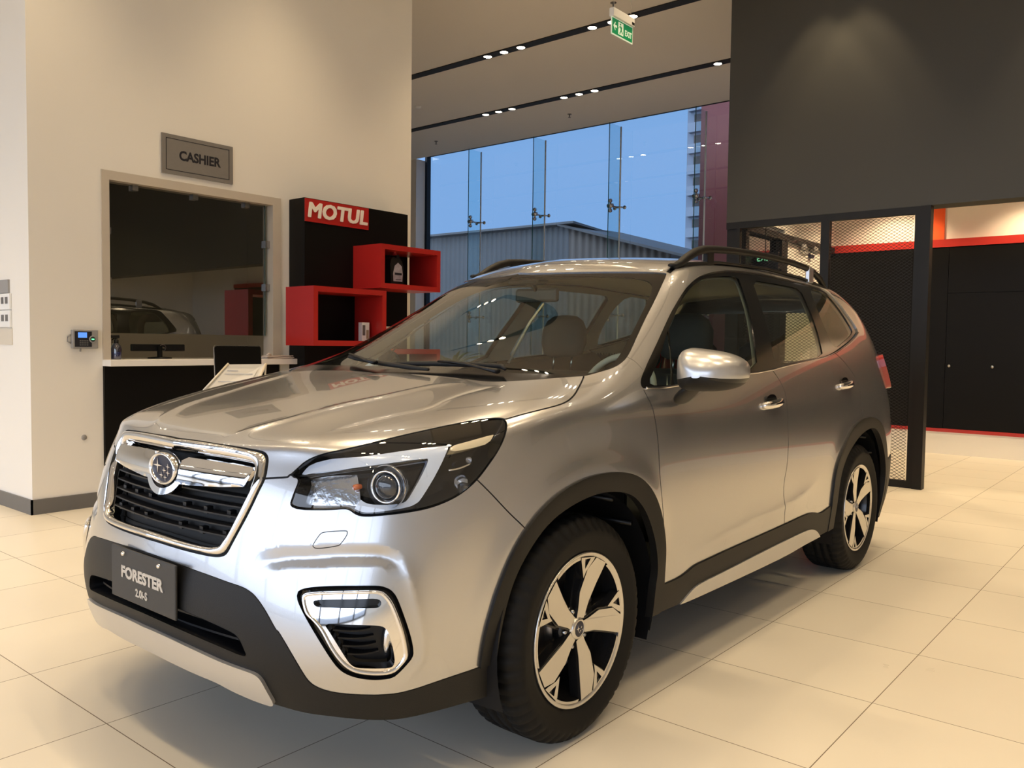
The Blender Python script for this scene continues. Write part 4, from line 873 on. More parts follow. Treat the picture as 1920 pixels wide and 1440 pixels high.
# slats follow the nose curve
gp = [(float(P[0]), float(P[2])) for P in P3s([(max(q[0], 0), q[1]) for q in gi_])]
def xext(z):
    xs = []
    for (x0, z0), (x1, z1) in zip(gp[:-1], gp[1:]):
        if (z0 > z) != (z1 > z): xs.append(x0+(x1-x0)*(z-z0)/(z1-z0))
    return max(xs) if xs else None
zmin = min(q[1] for q in gp)+.02; zmax = max(q[1] for q in gp)-.01
def xbar(name, z, x0, x1, dz, o0, o1, mt, parent, bend=0.0, n=26):
    """bar across the nose between x0 and x1 at height z"""
    V = []; F = []
    for i in range(n+1):
        x = x0+(x1-x0)*i/n; zz = z+bend*(x/.4)**2; u, v = inv(abs(x), zz); P = S1pt(u, v)
        y = P.y
        for yy, z2 in ((y-o1, zz-dz*.5), (y-o1, zz+dz*.5), (y-o0, zz+dz*.8), (y-o0, zz-dz*.8)): V.append((x, yy, z2))
    for i in range(n):
        for k in range(4): F.append((i*4+k, i*4+(k+1) % 4, (i+1)*4+(k+1) % 4, (i+1)*4+k))
    F += [(0, 1, 2, 3), (n*4+3, n*4+2, n*4+1, n*4)]
    m = MB(); m.add(V, F, False); return m.build(name, mt, parent)
z = zmin+.008
while z < .815:
    xe = xext(z)
    if xe: xbar('grille_slat', z, -xe+.004, xe-.004, .0045, -.045, -.018, CM['grille'], front)
    z += .0265
for x in (-.30, -.20, -.10, .10, .20, .30):
    for zz in (.70, .755): 
        if xext(zz) and abs(x) < xext(zz)-.02:
            u, v = inv(abs(x), zz); P = S1pt(u, v); boxo('grille_tab', (x-.009, x+.009, P.y+.026, P.y+.045, zz-.010, zz+.010), CM['grille'], front)
# chrome wing bar that loops under the badge
w_ = UV['wing'][:13]
wing_xz = [(float(P[0]), float(P[2])) for P in P3s(w_)]
cx, cz = 0.0, 0.853
def arc(rx, rz, a0, a1, n=14): return [(cx+rx*math.cos(R(a0+(a1-a0)*i/n)), cz+rz*math.sin(R(a0+(a1-a0)*i/n))) for i in range(n+1)]
outer_top = [q for q in wing_xz[:5]]; 
x_end = max(q[0] for q in wing_xz); zt = max(q[1] for q in wing_xz if q[0] > x_end-.03)
wing = [(.098, .893)]+[(.18, .893), (.28, .892), (x_end-.004, .889), (x_end, .880), (x_end-.012, .838), (.28, .829), (.18, .822), (.122, .818)]+arc(.104, .075, -28, -90, 12)+[]
inner_arc = arc(.082, .056, -90, 30, 18)
poly = wing+inner_arc
def yfront(x, z): 
    u, v = inv(abs(x), z); return S1pt(u, v).y
def plate_xz(poly, y_front, y_back, name, mt, parent, step=.008):
    """smooth plate following the nose, outline in (x, z)"""
    A = np.array(poly); V = [Vector(q) for q in poly]; n = len(poly)
    for x in np.arange(A[:, 0].min(), A[:, 0].max(), step):
        for z_ in np.arange(A[:, 1].min(), A[:, 1].max(), step): V.append(Vector((x, z_)))
    r = delaunay_2d_cdt(V, [(i, (i+1) % n) for i in range(n)], [], 0, 1e-6)
    q = np.array([tuple(v_) for v_ in r[0]]); f = np.array([tuple(t_) for t_ in r[2]]); c = q[f].mean(1); f = f[pin(poly, c)]
    m = MB()
    for sgn in (1, -1):
        m.add([(sgn*a_, y_front(a_, b_), b_) for a_, b_ in q], f.tolist(), True)
        m.add([(sgn*a_, y_front(a_, b_), b_) for a_, b_ in poly]+[(sgn*a_, y_back(a_, b_), b_) for a_, b_ in poly], [(i, (i+1) % n, n+(i+1) % n, n+i) for i in range(n)], False)
    return m.build(name, mt, parent)
plate_xz(poly, lambda a, b: yfront(a, b)-.002-.010*math.exp(-((b-.858)/.028)**2), lambda a, b: yfront(a, b)+.03, 'grille_wing', CM['chrome'], front)
# badge
bd = sub('badge', front); yb = yfront(0, cz)-.012
m = MB()
def ell(rx, rz, y, n=40): return [(rx*math.cos(2*math.pi*i/n), y, cz+rz*math.sin(2*math.pi*i/n)) for i in range(n)]
rings = [(.074, .048, yb+.02), (.074, .048, yb), (.070, .0445, yb-.006), (.065, .040, yb-.003), (.063, .038, yb+.004)]
V = sum([ell(*r_) for r_ in rings], []); n = 40
m.add(V, [(r_*n+i, r_*n+(i+1) % n, (r_+1)*n+(i+1) % n, (r_+1)*n+i) for r_ in range(4) for i in range(n)], True); m.build('badge_ring', CM['chrome'], bd)
m = MB(); V = ell(.064, .039, yb+.002); m.add(V, [tuple(range(n))]); m.build('badge_field', CM['badge'], bd)
m = MB()
def star(x, z, r_, k=.16, asp=1.25):
    p_ = []
    for i in range(8):
        a = i*math.pi/4; rr = r_ if i % 2 == 0 else r_*k
        p_.append((x+rr*math.cos(a)*asp, z+rr*math.sin(a)))
    m.prism(p_, lambda a, b: (a, yb+.003, b), lambda a, b: (a, yb-.002, b))
star(-.026, cz+.008, .023)
for x, z_ in ((.012, cz-.004), (.034, cz+.008), (.034, cz-.010), (-.004, cz-.019), (.018, cz-.024)): star(x, z_, .0105)
m.build('badge_stars', CM['chrome'], bd)
m = MB(); V = ell(.080, .054, yb+.012); m.add(V, [tuple(range(n))]); m.build('badge_back', CM['grille'], bd)

# ---- lower intake
clip_i = clipc('intake'); I_ = resamp(clip_i, 40, False)
loft('intake_duct', [(I_, .003), (I_, -.07)], CM['grille'], CAR, closed=False, both=True)
patch('intake_back', intake, CM['gap'], CAR, -.07, both=True, step=.03)
m = MB()
for z_ in (.435, .465, .492):
    xbar('intake_slat', z_, -.40, .40, .006, -.065, -.03, CM['grille'], CAR)
# ---- dark number plate with the model lettering
pl_ = sub('front_plate', CAR, (.008, -.018, .535))
m = MB(); m.box(-.188, .188, -.004, .004, -.077, .077, bev=.003); m.build('plate_panel', mat('matt_charcoal_plate', (0.030, 0.028, 0.026), 0.5, noise=(20, .05)), pl_)
PM = frame_M((0, -.0045, .006), (1, 0, 0), (0, 0, 1))
text_obj('plate_lettering', 'FORESTER', .046, CM['satin'], PM, pl_, ext=.002, bold=.0022, sx=1.16)
text_obj('plate_lettering', '2.0i-S', .031, CM['satin'], frame_M((.0, -.0045, -.042), (1, 0, 0), (0, 0, 1)), pl_, ext=.002, bold=.0012)
for x in (-.105, .105):
    m = MB(); m.lathe([(0, -.008), (.005, -.008), (.0065, -.005), (.0065, 0)], 14, 'y', (x, -.004, .062)); m.build('plate_bolt', CM['chrome'], pl_)

# ---- fog lamp bezels, one each side
FO = resamp(chaikin(UV['fog_o'], True), 72); FCp = chaikin(UV['fog_c'], True); FC = resamp(FCp, 72)
def align(A, B):
    """rotate ring B to start next to ring A"""
    k = np.argmin(np.linalg.norm((B-A[0])*[_H, _V], axis=1)); B = np.roll(B, -k, 0)
    aA = np.sum(A[:, 0]*np.roll(A[:, 1], -1)-np.roll(A[:, 0], -1)*A[:, 1]); aB = np.sum(B[:, 0]*np.roll(B[:, 1], -1)-np.roll(B[:, 0], -1)*B[:, 1])
    return B if aA*aB > 0 else np.roll(B[::-1], 1, 0)
for mir in (False, True):
    fg = sub('fog_lamp_bezel', CAR)
    C2 = align(FO, FC)
    loft('bezel_gap', [(FO, .002), (FO, -.014), (C2, -.016)], CM['gloss'], fg, mirror=mir)
    slot = chaikin(UV['fog_slot'], True, 1); low = chaikin(UV['fog_low'], True, 1)
    # chrome face with its two openings
    vvf, fff = cdt([FCp, slot, low], step=.008, box=(min(q[0] for q in FCp), max(q[0] for q in FCp), min(q[1] for q in FCp), max(q[1] for q in FCp)))
    c = vvf[fff].mean(1); k = pin(FCp, c) & ~pin(slot, c) & ~pin(low, c)
    mesh_uv('chrome_bezel', vvf, fff[k], CM['chrome'], fg, .008, mir, False, .035)
    rim_o = resamp(FCp, 80); rim_i = align(rim_o, resamp(inset(FCp, .010), 80))
    loft('chrome_rim', [(rim_o, -.012), (rim_o*.85+rim_i*.15, .012), (rim_o*.5+rim_i*.5, .015), (rim_i, .008)], CM['chrome'], fg, mirror=mir)
    patch('slot_back', slot, CM['gloss'], fg, -.012, mir)
    patch('lamp_back', low, CM['grille'], fg, -.045, mir)
    # fins of the lower opening
    A = np.array(low)
    for t in (.18, .36, .54, .72):
        vq = A[:, 1].max()-(A[:, 1].max()-A[:, 1].min())*t
        xs = [a[0]+(b[0]-a[0])*(vq-a[1])/(b[1]-a[1]) for a, b in zip(low, low[1:]+low[:1]) if (a[1] > vq) != (b[1] > vq)]
        if len(xs) < 2: continue
        u0, u1 = min(xs), max(xs); L = [(u0+(u1-u0)*(.03+.72*i/8), vq-.004*math.sin(i/8*2.2)) for i in range(9)]
        P, n_ = SN([q[0] for q in L], [q[1] for q in L]); V = []
        for i, (p_, q_) in enumerate(zip(P, n_)):
            d0, d1 = -.044, -.012-.022*i/8
            for off, dz in ((d0, -.004), (d0, .004), (d1, .002), (d1, -.002)): V.append((p_[0]*(-1 if mir else 1)+q_[0]*off*(-1 if mir else 1), p_[1]+q_[1]*off, p_[2]+q_[2]*off+dz))
        m = MB(); m.add(V, [(i*4+a, i*4+(a+1) % 4, (i+1)*4+(a+1) % 4, (i+1)*4+a) for i in range(8) for a in range(4)]+[(0, 1, 2, 3), (35, 34, 33, 32)]); m.build('lamp_fin', CM['grille'], fg)
    # small vertical daytime lamp on the outer side of the opening
    q = [(u0+(u1-u0)*.9, A[:, 1].max()-(A[:, 1].max()-A[:, 1].min())*t) for t in np.linspace(.12, .8, 6)]
    P, n_ = SN([a for a, b in q], [b for a, b in q]); P = P-n_*.03
    if mir: P = P*[-1, 1, 1]
    m = MB(); m.tube(P.tolist(), [.004, .009, .011, .011, .009, .004], 10); m.build('side_lamp', CM['refl'], fg)

# ---- headlights
for mir in (False, True):
    hd = sub('headlight', CAR); sx = -1 if mir else 1
    HR = resamp(head, 110); HI = inset(head, .006)
    HIr = align(HR, resamp(inset(head, .022), 110))
    loft('lamp_housing', [(resamp(inset(head, .0032), 110) if False else HR, -.001), (HR, -.02), (HIr, -.075)], CM['gloss'], hd, mirror=mir)
    patch('lamp_floor', head, CM['gloss'], hd, -.072, mir, step=.02)
    patch('lamp_lens', inset(head, .003), CM['lens'], hd, -.001, mir, step=.012)
    # light guide, shaped like a bracket
    dr = chaikin(UV['drl_o'], False, 1)+chaikin(UV['drl_i'], False, 1)[::-1]
    patch('light_guide', dr, CM['drl'], hd, -.020, mir, step=.01, flange=.035)
    patch('turn_signal', chaikin(UV['turn'], True, 1), CM['turn'], hd, -.022, mir, step=.01, flange=.03)
    # reflector bowl, left part
    hin = chaikin(UV['head_in'], True, 1); xm = UV['head_in']
    ub = max(q[0] for q in xm); ua = min(q[0] for q in xm)
    left = [q for q in hin if q[0] < ua+(ub-ua)*.55]
    patch('reflector', left, CM['refl'], hd, -.050, mir, step=.01)
    # projector: bowl, chrome ring, ball lens facing forward
    c0 = S1pt(*UV['proj'][0], -.035); c0.x *= sx
    m = MB(); m.lathe([(.056, -.030), (.058, -.024), (.052, -.018), (.046, .004), (.040, .030), (.0, .034)], 36, 'y'); pr = m.build('projector_bowl', CM['refl'], hd)
    pr.location = c0; pr.rotation_euler = (0, 0, R(18)*sx)
    m = MB(); m.lathe([(.0385, -.032), (.042, -.036), (.0445, -.030), (.042, -.022)], 36, 'y'); o = m.build('projector_ring', CM['chrome'], hd); o.location = c0; o.rotation_euler = (0, 0, R(18)*sx)
    m = MB(); m.lathe([(0, -.047)]+[(.0385*math.sin(a), -.012-.035*math.cos(a)) for a in np.linspace(.2, 1.5, 8)]+[(.0385, -.005)], 36, 'y'); o = m.build('projector_lens', mat('ball_lens', (0.03, 0.035, 0.045), 0.03, 0.0, coat=1.0, noise=(5, .05)), hd); o.location = c0; o.rotation_euler = (0, 0, R(18)*sx)
    m = MB(); b0 = S1pt(*UV['bulb'][0], -.040); b0.x *= sx; m.lathe([(0, -.012), (.007, -.010), (.009, 0), (.007, .012)], 14, 'y'); o = m.build('amber_bulb', CM['amber'], hd); o.location = b0
    # outer lamp pocket: small bulb bowl and ribs
    for (fx_, fy_, rr_) in ((1420, 625, .020), (1460, 500, .009)):
        k_ = 'bulb2' if rr_ > .01 else 'bulb3'
        b0 = S1pt(*UV[k_][0], -.040); b0.x *= sx; nn_ = SN([UV[k_][0][0]], [UV[k_][0][1]])[1][0]
        m = MB(); m.lathe([(rr_, -.012), (rr_*.9, -.006), (rr_*.55, .006), (0, .012)], 20, 'y'); o = m.build('side_bowl', CM['refl'], hd); o.location = b0; o.rotation_euler = (0, 0, R(62)*sx)
    dv = chaikin(UV['rib'], False, 1); P, n_ = SN([q[0] for q in dv], [q[1] for q in dv]); P = P-n_*.030
    if mir: P = P*[-1, 1, 1]
    m = MB(); m.tube(P.tolist(), .003, 8); m.build('lamp_rib', CM['chrome'], hd)
    # slim divider line above the reflector
    dv = chaikin(UV['brow'], False, 1); P, n_ = SN([q[0] for q in dv], [q[1] for q in dv]); P = P-n_*.022
    if mir: P = P*[-1, 1, 1]
    m = MB(); m.tube(P.tolist(), .0035, 8); m.build('brow_strip', CM['gloss'], hd)
# ---------------------------------------------------------------- wheels
def tread(mb, Rt=.352, xo=.105, xi=-.118):
    """tyre, outer side towards +x; profile (radius, x)"""
    prof = [(.236, xo-.012), (.246, xo-.002), (.262, xo+.002), (.290, xo+.010), (.305, xo+.011), (.318, xo+.006), (.333, xo-.006), (.343, xo-.016), (.349, xo-.028),
            (.3515, xo-.042), (.3515, xo-.060), (.345, xo-.061), (.345, xo-.069), (.352, xo-.070), (.352, xo-.098), (.345, xo-.099), (.345, xo-.107), (.352, xo-.108), (.352, xo-.136),
            (.345, xo-.137), (.345, xo-.145), (.352, xo-.146), (.350, xi+.030), (.340, xi+.014), (.315, xi), (.280, xi), (.236, xi+.02)]
    n = 216; V = []; m = len(prof)
    for k in range(n):
        w = 2*math.pi*k/n; g = (k % 4 == 0)
        for j, (r_, x_) in enumerate(prof):
            rr = r_
            if g and 5 <= j <= 10: rr -= .008 if j < 10 else .006
            if g and j in (13, 14, 17, 18) and k % 8 == 0: rr -= .003
            if g and 21 <= j <= 23: rr -= .007
            V.append((x_, rr*math.cos(w), rr*math.sin(w)))
    F = [(k*m+j, ((k+1) % n)*m+j, ((k+1) % n)*m+j+1, k*m+j+1) for k in range(n) for j in range(m-1)]
    mb.add(V, F, True)
def pol(r_, a, rot=0.0): return (r_*math.cos(R(a+rot)), r_*math.sin(R(a+rot)))
BLADE = [(.036, 30), (.060, 20), (.115, 17), (.185, 7.5), (.225, -2), (.226, -17), (.150, -16.5), (.090, -17), (.040, -30)]
FORK = [(.158, 13), (.215, 19.5), (.226, 19.5), (.226, .2), (.215, 1.5), (.178, 10)]
HOLE = [(.186, 12.4), (.218, 14.4), (.220, 6.2)]
def face_prism(mb, poly, x0, x1, rise=0.0, mi_f=0, mi_s=1, hole=None):
    fx = lambda a, b, x: x+rise*min(1, math.hypot(a, b)/.22)**2
    if hole:
        from mathutils.geometry import tessellate_polygon
        L = [Vector((a, b, 0)) for a, b in poly]; Hh = [Vector((a, b, 0)) for a, b in hole]
        tri = tessellate_polygon([L, Hh]); al = poly+hole
        mb.add([(fx(a, b, x1), a, b) for a, b in al], [tuple(t) for t in tri], False, mi_f)
        for P in (poly, hole):
            n = len(P); mb.add([(fx(a, b, x0), a, b) for a, b in P]+[(fx(a, b, x1), a, b) for a, b in P], [(i, (i+1) % n, n+(i+1) % n, n+i) for i in range(n)], False, mi_s)
    else:
        n = len(poly); tri = tess(poly)
        mb.add([(fx(a, b, x1), a, b) for a, b in poly], [tuple(t) for t in tri], False, mi_f)
        mb.add([(fx(a, b, x0), a, b) for a, b in poly]+[(fx(a, b, x1), a, b) for a, b in poly], [(i, (i+1) % n, n+(i+1) % n, n+i) for i in range(n)], False, mi_s)
def grow(poly, w):
    c = (sum(q[0] for q in poly)/len(poly), sum(q[1] for q in poly)/len(poly)); n = len(poly); out = []
    ar = sum(poly[i][0]*poly[(i+1) % n][1]-poly[(i+1) % n][0]*poly[i][1] for i in range(n)); s = -1 if ar > 0 else 1
    for i in range(n):
        a, b, d = [Vector((*poly[k % n], 0)) for k in (i-1, i, i+1)]
        t1 = (b-a).normalized(); t2 = (d-b).normalized(); nn = (Vector((-t1.y, t1.x, 0))+Vector((-t2.y, t2.x, 0)))
        nn = nn.normalized() if nn.length > 1e-6 else Vector((-t1.y, t1.x, 0))
        out.append((b.x+nn.x*w*s, b.y+nn.y*w*s))
    return out
def wheel(y, side, rot=0.0, z=.348):
    w = sub('wheel', CAR, (side*.785, y, z)); sg = side
    FX = .105
    m = MB(); tread(m); o = m.build('tyre', CM['rubber'], w)
    if sg < 0: flipx(o)
    m = MB()
    m.lathe([(.2365, FX-.012), (.2405, FX-.004), (.240, FX+.001), (.236, FX+.002), (.2265, FX-.004)], 72, 'x', mi=0)
    k = len(m.f)
    m.lathe([(.2265, FX-.004), (.222, FX-.02), (.216, FX-.05), (.205, FX-.09), (.205, -.08), (.235, -.11)], 72, 'x', mi=1)
    for q in range(5):
        a = rot+q*72
        bl = [pol(r_, t, a) for r_, t in BLADE]; fk = [pol(r_, t, a) for r_, t in FORK]; hl_ = [pol(r_, t, a) for r_, t in HOLE]
        face_prism(m, bl, FX-.050, FX-.016, .014)
        face_prism(m, grow(bl, .006), FX-.055, FX-.022, .014, 1, 1)
        face_prism(m, fk, FX-.03, FX-.014, .012, hole=hl_)
        face_prism(m, grow(fk, .005), FX-.04, FX-.020, .012, 1, 1)
        # segment of bright lip between blade and next fork
        for t0, t1, r0 in ((-52, -21, .219),):
            pts = [pol(.2268, t0+(t1-t0)*i/8, a) for i in range(9)]+[pol(r0, t1+1.5-(t1-t0+3)*i/8, a) for i in range(9)]
            face_prism(m, pts, FX-.03, FX-.012, .008)
        # black back spoke
        bs = [pol(.05, 18, a+22), pol(.21, 20, a-3), pol(.222, 10, a-3), pol(.05, -10, a+22)]
        face_prism(m, bs, FX-.07, FX-.040, .008, 1, 1)
    m.lathe([(.0, FX-.06), (.075, FX-.06), (.07, FX-.035), (.05, FX-.025), (.0, FX-.025)], 40, 'x', mi=1)
    o = m.build('rim', [CM['machined'], CM['rimblack']], w)
    if sg < 0: flipx(o)
    m = MB(); m.lathe([(.040, FX-.034), (.036, FX-.018), (.031, FX-.011), (.025, FX-.009), (.024, FX-.0105)], 40, 'x', mi=0); m.lathe([(.024, FX-.0105), (0, FX-.010)], 40, 'x', mi=1)
    for (a_, b_, r_) in ((-.009, .002, .011), (.008, .004, .005), (.012, -.004, .005), (.003, -.006, .005), (-.002, -.010, .004)):
        p_ = []
        for i in range(8):
            rr = r_ if i % 2 == 0 else r_*.2; p_.append((a_+rr*math.cos(i*math.pi/4), b_+rr*math.sin(i*math.pi/4)))
        face_prism(m, p_, FX-.011, FX-.008, 0, 0, 0)
    o = m.build('centre_cap', [CM['machined'], CM['badge']], w)
    if sg < 0: flipx(o)
    for q in range(5):
        a = rot+q*72+36; m = MB(); yy, zz = pol(.057, 0, a); m.lathe([(.0, -.004), (.007, -.006), (.0085, -.02), (.0085, -.04)][::-1], 12, 'x', (FX-.014, yy, zz)); o = m.build('wheel_nut', CM['steel'], w)
        if sg < 0: flipx(o)
    m = MB(); m.lathe([(.06, .0), (.155, .0), (.158, -.004), (.158, -.022), (.06, -.022)], 60, 'x', (.01, 0, 0)); m.lathe([(0, .04), (.07, .04), (.075, .0)], 40, 'x'); o = m.build('brake_disc', CM['disc'], w)
    if sg < 0: flipx(o)
    m = MB(); m.box(-.04, .05, .07, .15, -.09, .09, bev=.015); o = m.build('brake_caliper', CM['disc'], w)
    o.rotation_euler = (R(25), 0, 0)
    if sg < 0: flipx(o)
def flipx(o):
    me = o.data; me.transform(Matrix.Diagonal((-1, 1, 1, 1))); me.flip_normals()
CM['steel'] = MT['steel']
for y, rt in ((.935, 0), (3.605, 34)):
    wheel(y, 1, rt); wheel(y, -1, rt+20)
# wheel housings
for y in (.95, 3.60):
    for s_ in (1, -1):
        m = MB(); n = 40; V = []; F = []
        for i in range(n+1):
            a = math.pi*(-.12+1.24*i/n)
            for x_, r_ in ((.885, .415), (.70, .425), (.50, .43)): V.append((s_*x_, y+r_*math.cos(a), .36+r_*math.sin(a)))
        for i in range(n):
            for k in range(2): F.append((i*3+k, i*3+k+1, (i+1)*3+k+1, (i+1)*3+k))
        m.add(V, F, True)
        c = len(V); m.add([(s_*.50, y, .30)]+[V[i*3+2] for i in range(n+1)], [(0, i, i+1) for i in range(1, n+1)], False)
        for a in (40, 62, 84, 118):
            p_ = [(s_*x_, y+.408*math.cos(R(a)), .36+.412*math.sin(R(a))) for x_ in (.86, .70, .55)]; m.tube(p_, .008, 6)
        m.build('wheel_housing', CM['grille'], CAR)
# floor pan, sump, seals
m = MB(); m.box(-.52, .52, .30, 4.30, .26, .33); m.box(-.84, .84, 1.45, 3.05, .26, .40); m.box(-.50, .50, .2, 1.4, .24, .259)
m.build('underbody', CM['gap'], CAR)
for s_ in (1, -1):
    m = MB(); m.box(s_*.70, s_*.86, 1.365, 1.372, .20, .50); m.build('mud_flap', CM['grille'], CAR)
    # bonnet/firewall closure
m = MB(); m.box(-.78, .78, 1.34, 1.36, .3, 1.02); m.build('firewall', CM['gap'], CAR)
m = MB(); m.box(-.70, .70, .30, .32, .3, .78); m.build('radiator_panel', CM['gap'], CAR)

# ---------------------------------------------------------------- door mirrors
def skin(name, rings, mt, parent, cap=True, smooth=True, sub_=0):
    m = MB(); n = len(rings[0]); V = [q for r_ in rings for q in r_]
    F = [(k*n+i, k*n+(i+1) % n, (k+1)*n+(i+1) % n, (k+1)*n+i) for k in range(len(rings)-1) for i in range(n)]
    if cap: F += [tuple(range(n))[::-1], tuple((len(rings)-1)*n+i for i in range(n))]
    m.add(V, F, smooth); o = m.build(name, mt, parent)
    if sub_:
        md = o.modifiers.new('s', 'SUBSURF'); md.levels = sub_; md.render_levels = sub_
    return o
def superell(cx_, cz_, a, b, e=2.6, n=28, flat=None):
    out = []
    for i in range(n):
        t = 2*math.pi*i/n; c, s = math.cos(t), math.sin(t)
        out.append((cx_+a*math.copysign(abs(c)**(2/e), c), cz_+b*math.copysign(abs(s)**(2/e), s)))
    return out
for s_ in (1, -1):
    # the far one is folded back against its window
    mr = sub('door_mirror', CAR, (s_*1.02, 1.49, 1.147) if s_ > 0 else (-.925, 1.66, 1.135))
    secs = [(.060, .106, .066, 0), (.045, .112, .071, 0), (.015, .113, .072, 0), (-.02, .109, .069, -.002), (-.05, .097, .061, -.004), (-.075, .074, .047, -.008), (-.09, .043, .027, -.012), (-.096, .015, .01, -.014)]
    N_ = 72
    def ring(y_, a, b, cz_, N_=N_):
        out = []
        for i in range(N_):
            t = 2*math.pi*i/N_; c, s = math.cos(t), math.sin(t); e = 2.6 if c > 0 else 4.2
            px_ = a*math.copysign(abs(c)**(2/e), c); pz_ = b*math.copysign(abs(s)**(2/e), s)
            pz_ *= 1-.20*(px_/a if a else 0)*(1 if s > 0 else .3)
            out.append((s_*px_, y_+px_*.18+abs(px_/.12)**2*.03, cz_+pz_))
        return out
    RS = [ring(*q_) for q_ in secs]; n = N_; V = [q for r_ in RS for q in r_]; Ft = []; Fb = []; Fs = []
    for k in range(len(RS)-1):
        for i in range(n):
            f = (k*n+i, k*n+(i+1) % n, (k+1)*n+(i+1) % n, (k+1)*n+i); t_ = 360*(i+.5)/n
            (Fs if (331 < t_ < 347 and 0 < k < 6) else Fb if 192 < t_ < 347 else Ft).append(f)
    Ft.append(tuple((len(RS)-1)*n+i for i in range(n)))
    for nm, F_, mt in (('mirror_cap', Ft, CM['satin']), ('mirror_lower_shell', Fb, CM['clad']), ('mirror_indicator', Fs, CM['gloss'])):
        m = MB(); used = sorted({j for f in F_ for j in f}); mp = {j: i for i, j in enumerate(used)}
        m.add([V[j] for j in used], [[mp[j] for j in f] for f in F_], True); m.build(nm, mt, mr)
    m = MB(); m.add(ring(.058, .100, .060, 0), [tuple(range(N_))]); m.build('mirror_glass', CM['mirrorglass'], mr)
    if s_ < 0: mr.rotation_euler = (0, 0, R(-62))
for s_ in (1, -1):
    arm = [[(s_*x_, y_, z_) for x_, y_, z_ in ((.875, 1.475, 1.005), (.875, 1.475, 1.06), (.870, 1.66, 1.045), (.872, 1.62, 1.005))],
           [(s_*x_, y_, z_) for x_, y_, z_ in ((.915, 1.455, 1.035), (.915, 1.445, 1.085), (.915, 1.61, 1.075), (.915, 1.60, 1.035))],
           [(s_*x_, y_, z_) for x_, y_, z_ in ((.975, 1.43, 1.075), (.965, 1.43, 1.11), (.965, 1.56, 1.11), (.975, 1.56, 1.075))]]
    skin('mirror_arm', arm, CM['clad'], CAR, sub_=2)

# ---------------------------------------------------------------- door handles
for (door, off_) in ((FD, ('handle_f')), (RD, ('handle_r'))):
    for k, dobj in enumerate(door):
        s_ = -1 if k else 1
        H_ = UV[off_]; u = sum(q[0] for q in H_)/len(H_); v = sum(q[1] for q in H_)/len(H_)
        P, n_ = SN([u], [v]); c = Vector(P[0]); nn = Vector(n_[0])
        cup = []
        m = MB(); q = superell(0, 0, .062, .042, 2.4, 28)
        ring0 = [(c.x+nn.x*.001-(0), c.y+a, c.z+b) for a, b in q]
        m.tube([(s_*(c.x+nn.x*(.006+.020*math.sin(math.pi*min(1, max(0, t))))), c.y-.100+.200*t, c.z-.004+.012*t) for t in np.linspace(0, 1, 13)], [.010, .014, .0155, .016, .016, .016, .016, .016, .016, .016, .0155, .014, .010], 12, flat=1.15)
        m.build('door_handle', CM['chrome'], dobj)
        m = MB(); m.add([(s_*(c.x+nn.x*.0012), c.y+a, c.z+b) for a, b in q], [tuple(range(28))]); m.build('handle_cup', CM['gloss'], dobj)

# ---------------------------------------------------------------- roof rails
for s_ in (1, -1):
    rl = sub('roof_rail', CAR)
    pts = [(a_, b_, c_-.012) for a_, b_, c_ in [(.572, 2.03, 1.580), (.574, 2.09, 1.602), (.575, 2.15, 1.632), (.576, 2.22, 1.660), (.576, 2.30, 1.680), (.576, 2.40, 1.690), (.576, 2.60, 1.702), (.574, 2.85, 1.710), (.572, 3.10, 1.712), (.570, 3.35, 1.708), (.567, 3.55, 1.698), (.564, 3.70, 1.680), (.562, 3.80, 1.655), (.560, 3.87, 1.620), (.558, 3.92, 1.595)]]
    m = MB(); m.tube([(s_*a, b, c) for a, b, c in pts], [.012, .017, .019, .020, .019, .018, .017, .017, .017, .017, .017, .018, .019, .017, .012], 12); m.build('rail_bar', CM['clad'], rl)
    m = MB(); m.tube([(s_*.573, 2.01, 1.575), (s_*.572, 2.45, 1.622), (s_*.570, 3.0, 1.636), (s_*.566, 3.5, 1.622), (s_*.560, 3.94, 1.585)], .014, 8, flat=.6); m.build('rail_base', CM['clad'], rl)
    for y_, zt_, zb_ in ((2.36, 1.685, 1.60), (3.62, 1.69, 1.60)):
        m = MB(); m.box(s_*.56, s_*.585, y_-.035, y_+.035, zb_, zt_, bev=.006); m.build('rail_foot', CM['clad'] if y_ < 3 else CM['satin'], rl)

# ---------------------------------------------------------------- wipers (on the windscreen)
def on_ws(u, v, off): return S1pt(u, v, off)
for nm, key in (('wiper', 'wiper_a'), ('wiper', 'wiper_b')):
    wp = sub(nm, CAR); L = UV[key]
    pts = []
    for (u, v) in L:
        p_ = S1pt(abs(u), v, .018)
        if u < 0: p_.x *= -1
        pts.append(p_)
    m = MB(); m.tube(pts, [.006]+[.009]*(len(pts)-2)+[.006], 8); m.build('wiper_blade', CM['gap'], wp)
    L = UV[key+'_arm']; pts = []
    for (u, v) in L:
        p_ = S1pt(abs(u), v, .032)
        if u < 0: p_.x *= -1
        pts.append(p_)
    m = MB(); m.tube(pts, [.007]+[.009]*(len(pts)-2)+[.015], 8, flat=.6); m.build('wiper_arm', CM['grille'], wp)

